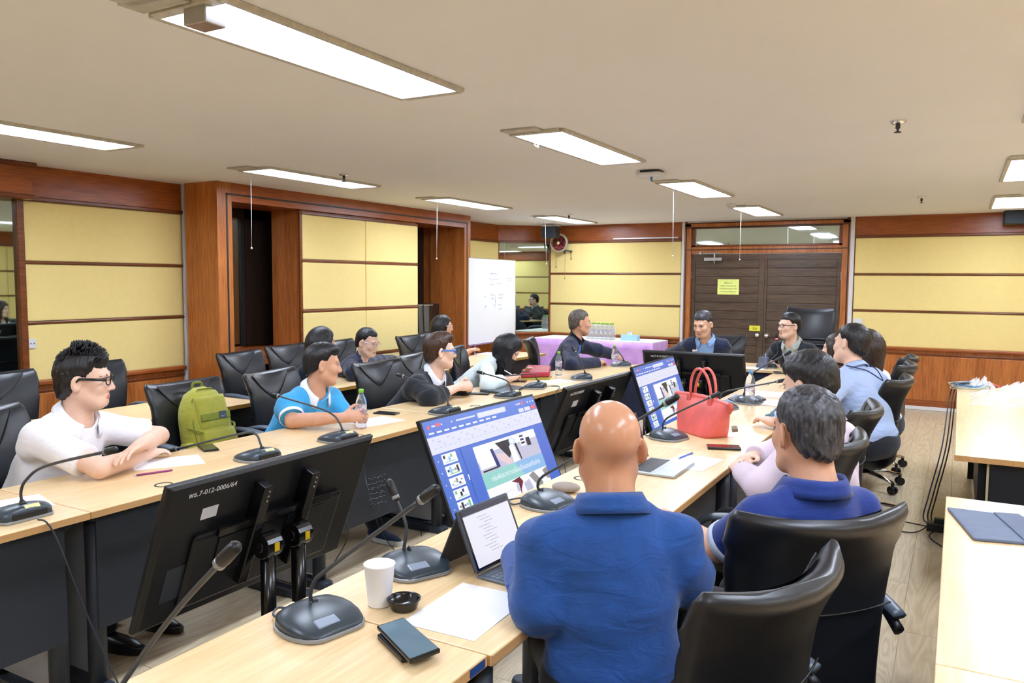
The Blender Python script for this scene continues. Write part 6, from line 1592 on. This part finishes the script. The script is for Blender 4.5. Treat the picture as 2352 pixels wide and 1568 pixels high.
# badges on the navy jackets
def badge(q, x, z, prof, name, mats, shirt, lift=0.):
    """stick a flat thing on the jacket front at x across, z along the spine"""
    g = [c_ for c_ in q['body'].children if c_.name.startswith(shirt)][0]; b0_ = Vector(q['body'].location)
    o_ = Vector(q['P'] + q['sp'] * z + q['tr'] * x + q['tw'] * .5) - b0_
    ok, hit, nrm, _ = g.ray_cast(o_, -Vector(q['tw']))
    if not ok: hit, nrm = o_ - Vector(q['tw']) * .38, Vector(q['tw'])
    if nrm.dot(Vector(q['tw'])) < 0: nrm = -nrm
    nrm = (nrm + Vector(q['tw'])).normalized()
    xa = Vector(q['tr']); xa = (xa - nrm * xa.dot(nrm)).normalized(); ya = nrm.cross(xa)
    fr_ = Matrix((xa, ya, nrm)).transposed().to_4x4(); fr_.translation = hit + b0_ + nrm * (.004 + lift)
    prof.v = [tuple(fr_ @ Vector(p_)) for p_ in prof.v]; return prof.build(name, mats, q['body'])
circ = lambda r_, z0, z1, mi=0: MB().prism([(r_ * math.cos(2 * math.pi * k / 24), r_ * math.sin(2 * math.pi * k / 24)) for k in range(24)], z0, z1, mi)
badge(P9, -.085, P9['Lt'] * .80, circ(.040, -.012, .002), 'round_badge', plain('badge_white', (232, 218, 236), .6), 'jacket')
badge(P9, -.085, P9['Lt'] * .80, circ(.026, 0, .001), 'badge_emblem', plain('badge_emblem', (186, 140, 190), .6), 'jacket', .0022)
badge(P9, .095, P9['Lt'] * .80, MB().span((-.033, -.008, -.012), (.033, .008, .003)), 'name_tag', M['white'], 'jacket')
badge(P8, -.080, P8['Lt'] * .70, MB().span((-.030, -.007, -.012), (.030, .007, .003)), 'name_tag', M['white'], 'jacket')
# pen in the writing hand, mask of the pale blazer
w7 = P7['A'][1]; hd7 = w7['W'] + w7['d'] * .085
MB().tube([Vector(hd7 + np.array([.02, .0, -.03])), Vector(hd7 + np.array([-.10, -.05, .045]))], .0045, 8).build('stylus', M['white'], P7['body'], smooth=True)
HLm = P7['HL']
fm = Field(np.array([HLm(x, y, z) for x in (-.1, .1) for y in (0, .14) for z in (-.14, .02)]).min(0) - .03, np.array([HLm(x, y, z) for x in (-.1, .1) for y in (0, .14) for z in (-.14, .02)]).max(0) + .03, .006)
hx7 = [unit(HLm(1, 0, 0) - HLm(0, 0, 0)), unit(HLm(0, 1, 0) - HLm(0, 0, 0)), unit(HLm(0, 0, 1) - HLm(0, 0, 0))]
fm.put(ell(HLm(0, .035, -.075), hx7, (.066, .072, .052)), .01)
ps, fs_ = fm.mesh(); mesh_obj('face_mask', ps, fs_, fabric('black_mask', (14, 14, 16), .8), P7['body'])
# pen cup, stationery and tablet on the head desk
p = Vector((-1.66, 8.02, TZ)); r = thing('pen_cup', 'clear square cup full of pens on the head desk', 'pen cup', p)
MB().span((p.x - .045, p.y - .03, TZ), (p.x + .045, p.y + .03, TZ + .11)).build('cup', plain('mesh_cup', (120, 130, 150), .4, alpha=.55), r, bevel=.004)
for k in range(9):
    rr = random.Random(k); x0, y0 = rr.uniform(-.03, .03), rr.uniform(-.02, .02)
    MB().tube([(p.x + x0, p.y + y0, TZ + .01), (p.x + x0 * 1.4 + rr.uniform(-.012, .012), p.y + y0 * 1.3, TZ + rr.uniform(.12, .15))], .0042, 6).build('pen', plain('cup_pen_%d' % k, [(40, 120, 190), (60, 180, 200), (200, 70, 110), (30, 40, 60), (40, 150, 160), (190, 190, 200), (60, 90, 180), (220, 120, 60), (40, 130, 120)][k], .4), r)
solo('desk_tablet', MB().box((-1.33, 7.98, TZ + .075), (.25, .008, .17), rot=Matrix.Rotation(-.5, 3, 'X') @ Matrix.Rotation(.0, 3, 'Z')), M['dark_grey'], 'dark tablet leaning on a stand before the black jacket', 'tablet', bevel=.003)
solo('cable_coil', MB().tube([(-1.42 + .05 * math.cos(a), 7.55 + .05 * math.sin(a), TZ + .006 + .002 * a) for a in [k * .4 for k in range(34)]], .0035, 6), M['black'], 'small coil of black cable near the head desk', 'cable', smooth=True)
solo('plastic_bag', MB().grid(lambda u, v: (-1.12 + .24 * u - .12 + .0, 6.55 + .3 * v, TZ + .004 + .035 * math.sin(math.pi * u) * math.sin(math.pi * v) + .01 * abs(math.sin(9 * u + 5 * v))), 14, 14), M['clear_bag'] if 'clear_bag' in M else M['clear'], 'clear plastic document sleeve on the far right row', 'plastic sleeve', smooth=True)

# ------------------------------------------------------------------ far corner: draped table, bottle pack, tissue box, whiteboard
def drape_mat():
    t_ = NT('lilac_satin'); v_ = t_.coords(); t_.l(t_.ramp(t_.noise(v_, 8, 2), [(.3, lin((206, 150, 226))), (.7, lin((224, 176, 238)))]), t_.b.inputs['Base Color']); t_.b.inputs['Sheen Weight'].default_value = .3; return t_.fin(.4)
tx0, tx1, ty0, ty1, tz = -5.42, -3.60, 10.28, 10.92, .76
r = thing('draped_table', 'side table with a white top and a pleated lilac skirt below the yellow panels', 'table', (-4.6, 10.6, 0))
MB().span((tx0, ty0, tz - .02), (tx1, ty1, tz)).build('tabletop', M['white'], r, bevel=.003)
def skirt(u, v):
    s = u * (2 * (ty1 - ty0) + tx1 - tx0); d = .018 * v * math.sin(s * 26 + 2 * math.sin(s * 5)) + .012 * v
    if s < ty1 - ty0: q = (tx0 - d, ty1 - s)
    elif s < ty1 - ty0 + tx1 - tx0: q = (tx0 + s - (ty1 - ty0), ty0 - d)
    else: q = (tx1 + d, ty0 + s - (ty1 - ty0) - (tx1 - tx0))
    return (q[0], q[1], tz - .012 - (tz - .03) * v)
MB().grid(skirt, 260, 8).build('skirt', drape_mat(), r, smooth=True, solid=.003)
for x_ in (tx0 + .1, tx1 - .1):
    for y_ in (ty0 + .1, ty1 - .1): MB().span((x_ - .02, y_ - .02, 0), (x_ + .02, y_ + .02, tz - .02)).build('leg', M['steel'], r)
k = 0
b0 = bottle('water bottle in the shrink wrapped pack on the draped table', 0, 0, M['cap_green'], .235, .032, 'bottles of the wrapped pack', p=Vector((-4.62, 10.42, tz)))
for i in range(6):
    for j in range(2):
        if i == j == 0: continue
        c_ = copy_tree(b0); c_.location = (-4.62 + .070 * i, 10.42 + .070 * j, tz)
solo('shrink_wrap', MB().span((-4.66, 10.38, tz + .003), (-4.23, 10.53, tz + .215)), M['film'] if 'film' in M else (lambda t_: (t_.b.inputs['Base Color'].__setattr__('default_value', (.95, .97, 1, 1)), t_.b.inputs['Alpha'].__setattr__('default_value', .18), t_.fin(.2))[2])(NT('shrink_film')), 'clear shrink wrap around the pack of bottles', 'wrap', bevel=.02)
r = thing('tissue_box', 'pale blue tissue box beside the bottle pack', 'tissue box', (-4.10, 10.50, tz))
MB().span((-4.13, 10.44, tz + .001), (-3.89, 10.56, tz + .08)).build('box', plain('pale_blue_card', (168, 214, 228), .7), r, bevel=.003)
MB().grid(lambda u, v: (-4.05 + .08 * u + .02 * v * math.sin(6 * u), 10.49 + .02 * math.sin(5 * u), tz + .072 + .06 * v * (1 - .5 * abs(u - .5))), 8, 4).build('tissue', M['white'], r, smooth=True)
wbd = thing('whiteboard', 'white board with faint marker notes standing beside the portal', 'whiteboard', (-5.76, 9.8, 0))
wA, wB = Vector((-5.70, 8.92, 0)), Vector((-5.80, 10.36, 0)); zt0, zb0 = 1.885, .725
uw = (wB - wA).normalized(); frw = Matrix((uw, Vector((-uw.y, uw.x, 0)), Vector((0, 0, 1)))).transposed().to_4x4(); frw.translation = wA; Lw = (wB - wA).length
fr = frw
lput(MB().span((0, -.008, zb0), (Lw, .012, zt0)), 'board', plain('white_enamel', (240, 243, 246), .25, vary=.01), wbd)
lput(MB().span((-.0, -.014, zb0 - .02), (Lw, .018, zb0)).span((0, -.014, zt0), (Lw, .018, zt0 + .008)).span((Lw, -.014, zb0 - .02), (Lw + .02, .018, zt0 - .45)), 'frame', M['steel'], wbd)
for x_ in (.15, Lw - .12): lput(MB().span((x_ - .015, -.02, .05), (x_ + .015, .02, zb0)).span((x_ - .02, -.28, .04), (x_ + .02, .28, .07)), 'stand_leg', M['steel'], wbd)
mk = MB(); rr = random.Random(11)
for bx0, bz, n_, hgt in ((.62, 1.68, 8, .03), (.60, 1.60, 11, .02), (1.15, 1.62, 7, .025), (1.18, 1.59, 7, .02), (.63, 1.53, 5, .03), (.85, 1.54, 5, .025), (.65, 1.38, 5, .03), (.9, 1.38, 5, .03), (.66, 1.33, 4, .03), (.9, 1.335, 5, .03), (.72, 1.24, 3, .02), (.88, 1.24, 4, .03), (1.17, 1.50, 1, .03), (.9, 1.18, 4, .02), (.78, 1.28, 1, .2), (.45, 1.7, 1, .02), (.46, 1.36, 2, .03), (.47, 1.22, 2, .03)):
    for k in range(n_):
        x_ = bx0 + k * .028 + rr.uniform(-.004, .004); z_ = bz + rr.uniform(-.006, .006)
        mk.tube([(x_ - .008, -.0092, z_ - hgt * .4), (x_, -.0092, z_ + hgt * .5), (x_ + .004, -.0092, z_ - hgt * .1), (x_ + .011, -.0092, z_ + hgt * .2)], .0012, 4)
o = lput(mk, 'marker_notes', plain('faint_marker', (168, 176, 196), .8), wbd); o['kind'] = 'stuff'

# ------------------------------------------------------------------ right side: cables, plastic, power strip, sleeve
slv = thing('tablet_sleeve', 'blue grey felt sleeve with a folded flap on the near right table', 'sleeve', at_z(2250, 1215, TZ))
sc4 = [at_z(x, y, TZ) for x, y in ((2175, 1170), (2352, 1192), (2420, 1258), (2236, 1242))]
MB().prism([(q.x, q.y) for q in sc4], TZ + .0005, TZ + .011).build('body', fabric('blue_grey_felt', (104, 116, 140), .95, 300, .5), slv, bevel=.004)
sf = [at_z(x, y, TZ + .011) for x, y in ((2282, 1178), (2340, 1182), (2440, 1250), (2362, 1250))]
MB().prism([(q.x, q.y) for q in sf], TZ + .0115, TZ + .016).build('flap', fabric('blue_grey_felt_flap', (96, 108, 132), .95, 300, .5), slv, bevel=.002)
for k, (rgb, cx, cy, rr_, lb) in enumerate(((( 60, 130, 190), 2222, 887, .11, 'blue network cable coil on the far right table'), ((186, 190, 170), 2218, 889, .135, 'pale grey network cable coil on the far right table'))):
    c_ = at_z(cx, cy, TZ); pts = []
    for j in range(70): a = j * .32; q = rr_ * (1 - .12 * math.sin(j * .9)); pts.append((c_.x + .02 + q * math.cos(a), c_.y - .12 + q * 1.2 * math.sin(a), TZ + .006 + .0005 * j + .004 * math.sin(j)))
    solo('cable_coil', MB().tube(pts, .0035, 6), plain('cable_%d' % k, rgb, .5), lb, 'cable', 'cable coils', smooth=True)
cb1 = [at_z(2235, 878, TZ + .03), at_z(2200, 882, TZ + .03), at_z(2182, 905, TZ - .08), Vector((-.06, 6.3, .45)), Vector((-.12, 5.9, .18)), Vector((-.14, 5.75, .05)), Vector((-.05, 5.72, .03))]
for k, dx in enumerate((0, .025, .045)):
    solo('power_cable', MB().tube(smooth_path([q + Vector((dx, dx * .5, 0)) for q in cb1], 8), .0045, 6), M['black'] if k else plain('navy_cable', (30, 40, 70), .4), ('first', 'second', 'third')[k] + ' of the dark cables hanging from the far right table to the power strip', 'cable', 'dark hanging cables', smooth=True)
ps_ = thing('power_strip', 'black power strip on the floor beside the far right table', 'power strip', (.0, 5.70, 0))
MB().span((-.12, 5.66, .0), (.26, 5.74, .055)).build('body', M['black'], ps_, bevel=.006)
for k in range(3): MB().span((-.08 + .1 * k, 5.68, .05), (-.02 + .1 * k, 5.72, .085)).build('plug', M['black'], ps_, bevel=.004)
solo('power_adapter', MB().span((.05, 4.98, 0), (.13, 5.16, .05)), plain('olive_grey_plastic', (130, 126, 100), .5), 'olive grey power adapter on the floor under the far right table edge', 'adapter', bevel=.006)
for k, pts in enumerate(([(-.10, 5.70, .02), (-.3, 5.78, .012), (-.6, 5.9, .008), (-.9, 5.9, .008)], [(-.11, 5.69, .03), (-.2, 5.55, .008), (-.42, 5.6, .008), (-.75, 5.75, .008)], [(.0, 5.68, .05), (-.1, 5.5, .02), (.0, 5.3, .008), (.09, 5.14, .02)], [(.05, 5.68, .06), (.0, 5.5, .05), (.08, 5.35, .01), (.1, 5.16, .03)])):
    solo('floor_cable', MB().tube(smooth_path(pts, 8), .004, 6), M['black'], ('cable running left along the floor from the power strip', 'second cable curling left on the floor from the power strip', 'cable from the power strip to the olive adapter', 'looped cable above the olive adapter')[k], 'cable', 'floor cables', smooth=True)
t_ = NT('crumpled_film'); t_.b.inputs['Base Color'].default_value = (.95, .95, .97, 1); t_.b.inputs['Alpha'].default_value = .38; M['film'] = t_.fin(.12)
def crumple(lb, x, y, w_, l_, hh, seed):
    rr = random.Random(seed); c_ = at_z(x, y, TZ); n = 12; H_ = [[rr.random() for _ in range(n + 1)] for _ in range(n + 1)]
    def fn(u, v):
        e = math.sin(math.pi * u) * math.sin(math.pi * v); i, j = round(u * n), round(v * n)
        return (c_.x + (u - .5) * w_ + .03 * (H_[i][j] - .5), c_.y + (v - .5) * l_ + .03 * (H_[j][i] - .5), TZ + .003 + hh * e ** .5 * H_[i][j])
    solo('plastic_wrap', MB().grid(fn, n, n), M['film'], lb, 'plastic wrap', 'crumpled plastic on the far right table')
crumple('crumpled clear plastic wrap in the middle of the far right table', 2290, 918, .34, .75, .07, 3)
crumple('crumpled clear plastic wrap at the right edge of the far right table', 2345, 905, .3, .6, .10, 5)
crumple('small crumpled plastic peak beside the cable coils', 2250, 890, .2, .35, .10, 8)
solo('cable_plug', MB().tube([at_z(2275, 880, TZ + .012), at_z(2295, 888, TZ + .012)], .007, 8), plain('red_plug', (214, 90, 90), .4), 'red cable plug on the far right table', 'plug', smooth=True)
# cables that hang in the well between the desk rows
for pts, lb in (([Vector((-2.705, at_x(833, 1060, -2.705).y, .715)), at_x(838, 1090, -2.70), at_x(850, 1140, -2.68), at_z(872, 1215, .10), at_z(905, 1262, .004)], 'thin cable hanging over the modesty panel near the chalk marks'),
                ([Vector((-2.705, at_x(1012, 1060, -2.705).y, .715)), at_x(1010, 1100, -2.69), at_z(988, 1150, .2), at_z(965, 1185, .02), at_z(968, 1230, .004)], 'thin grey cable between the two large monitors'),
                ([Vector((-2.705, at_x(790, 1120, -2.705).y, .715)), at_x(794, 1180, -2.70), at_z(798, 1235, .15), at_z(760, 1300, .004), at_z(735, 1310, .004)], 'thin cable left of the table foot behind the nearest monitor')):
    solo('hanging_cable', MB().tube(smooth_path(pts, 8), .003, 6), M['dark_grey'], lb, 'cable', 'cables in the well between the rows', smooth=True)
ch = MB(); rr = random.Random(4)
for row in range(6):
    for k in range(7):
        q = at_x(848 + k * 6 + rr.uniform(-2, 2), 1100 + row * 12 - k * 1.5 + rr.uniform(-2, 2), -2.774)
        ch.tube([q + Vector((0, -.01 * rr.random(), .004 * rr.random())), q + Vector((0, .008, .006 * rr.random() - .003))], .0011, 4)
dk = [o for o in col.objects if o.get('label') == 'beech desk in front of the person in the blue polo shirt'][0]
o = ch.build('chalk_marks', plain('pale_chalk', (150, 170, 178), .9), dk); o['kind'] = 'stuff'

for o in list(bpy.data.objects):
    if '_o' in o: del o['_o']
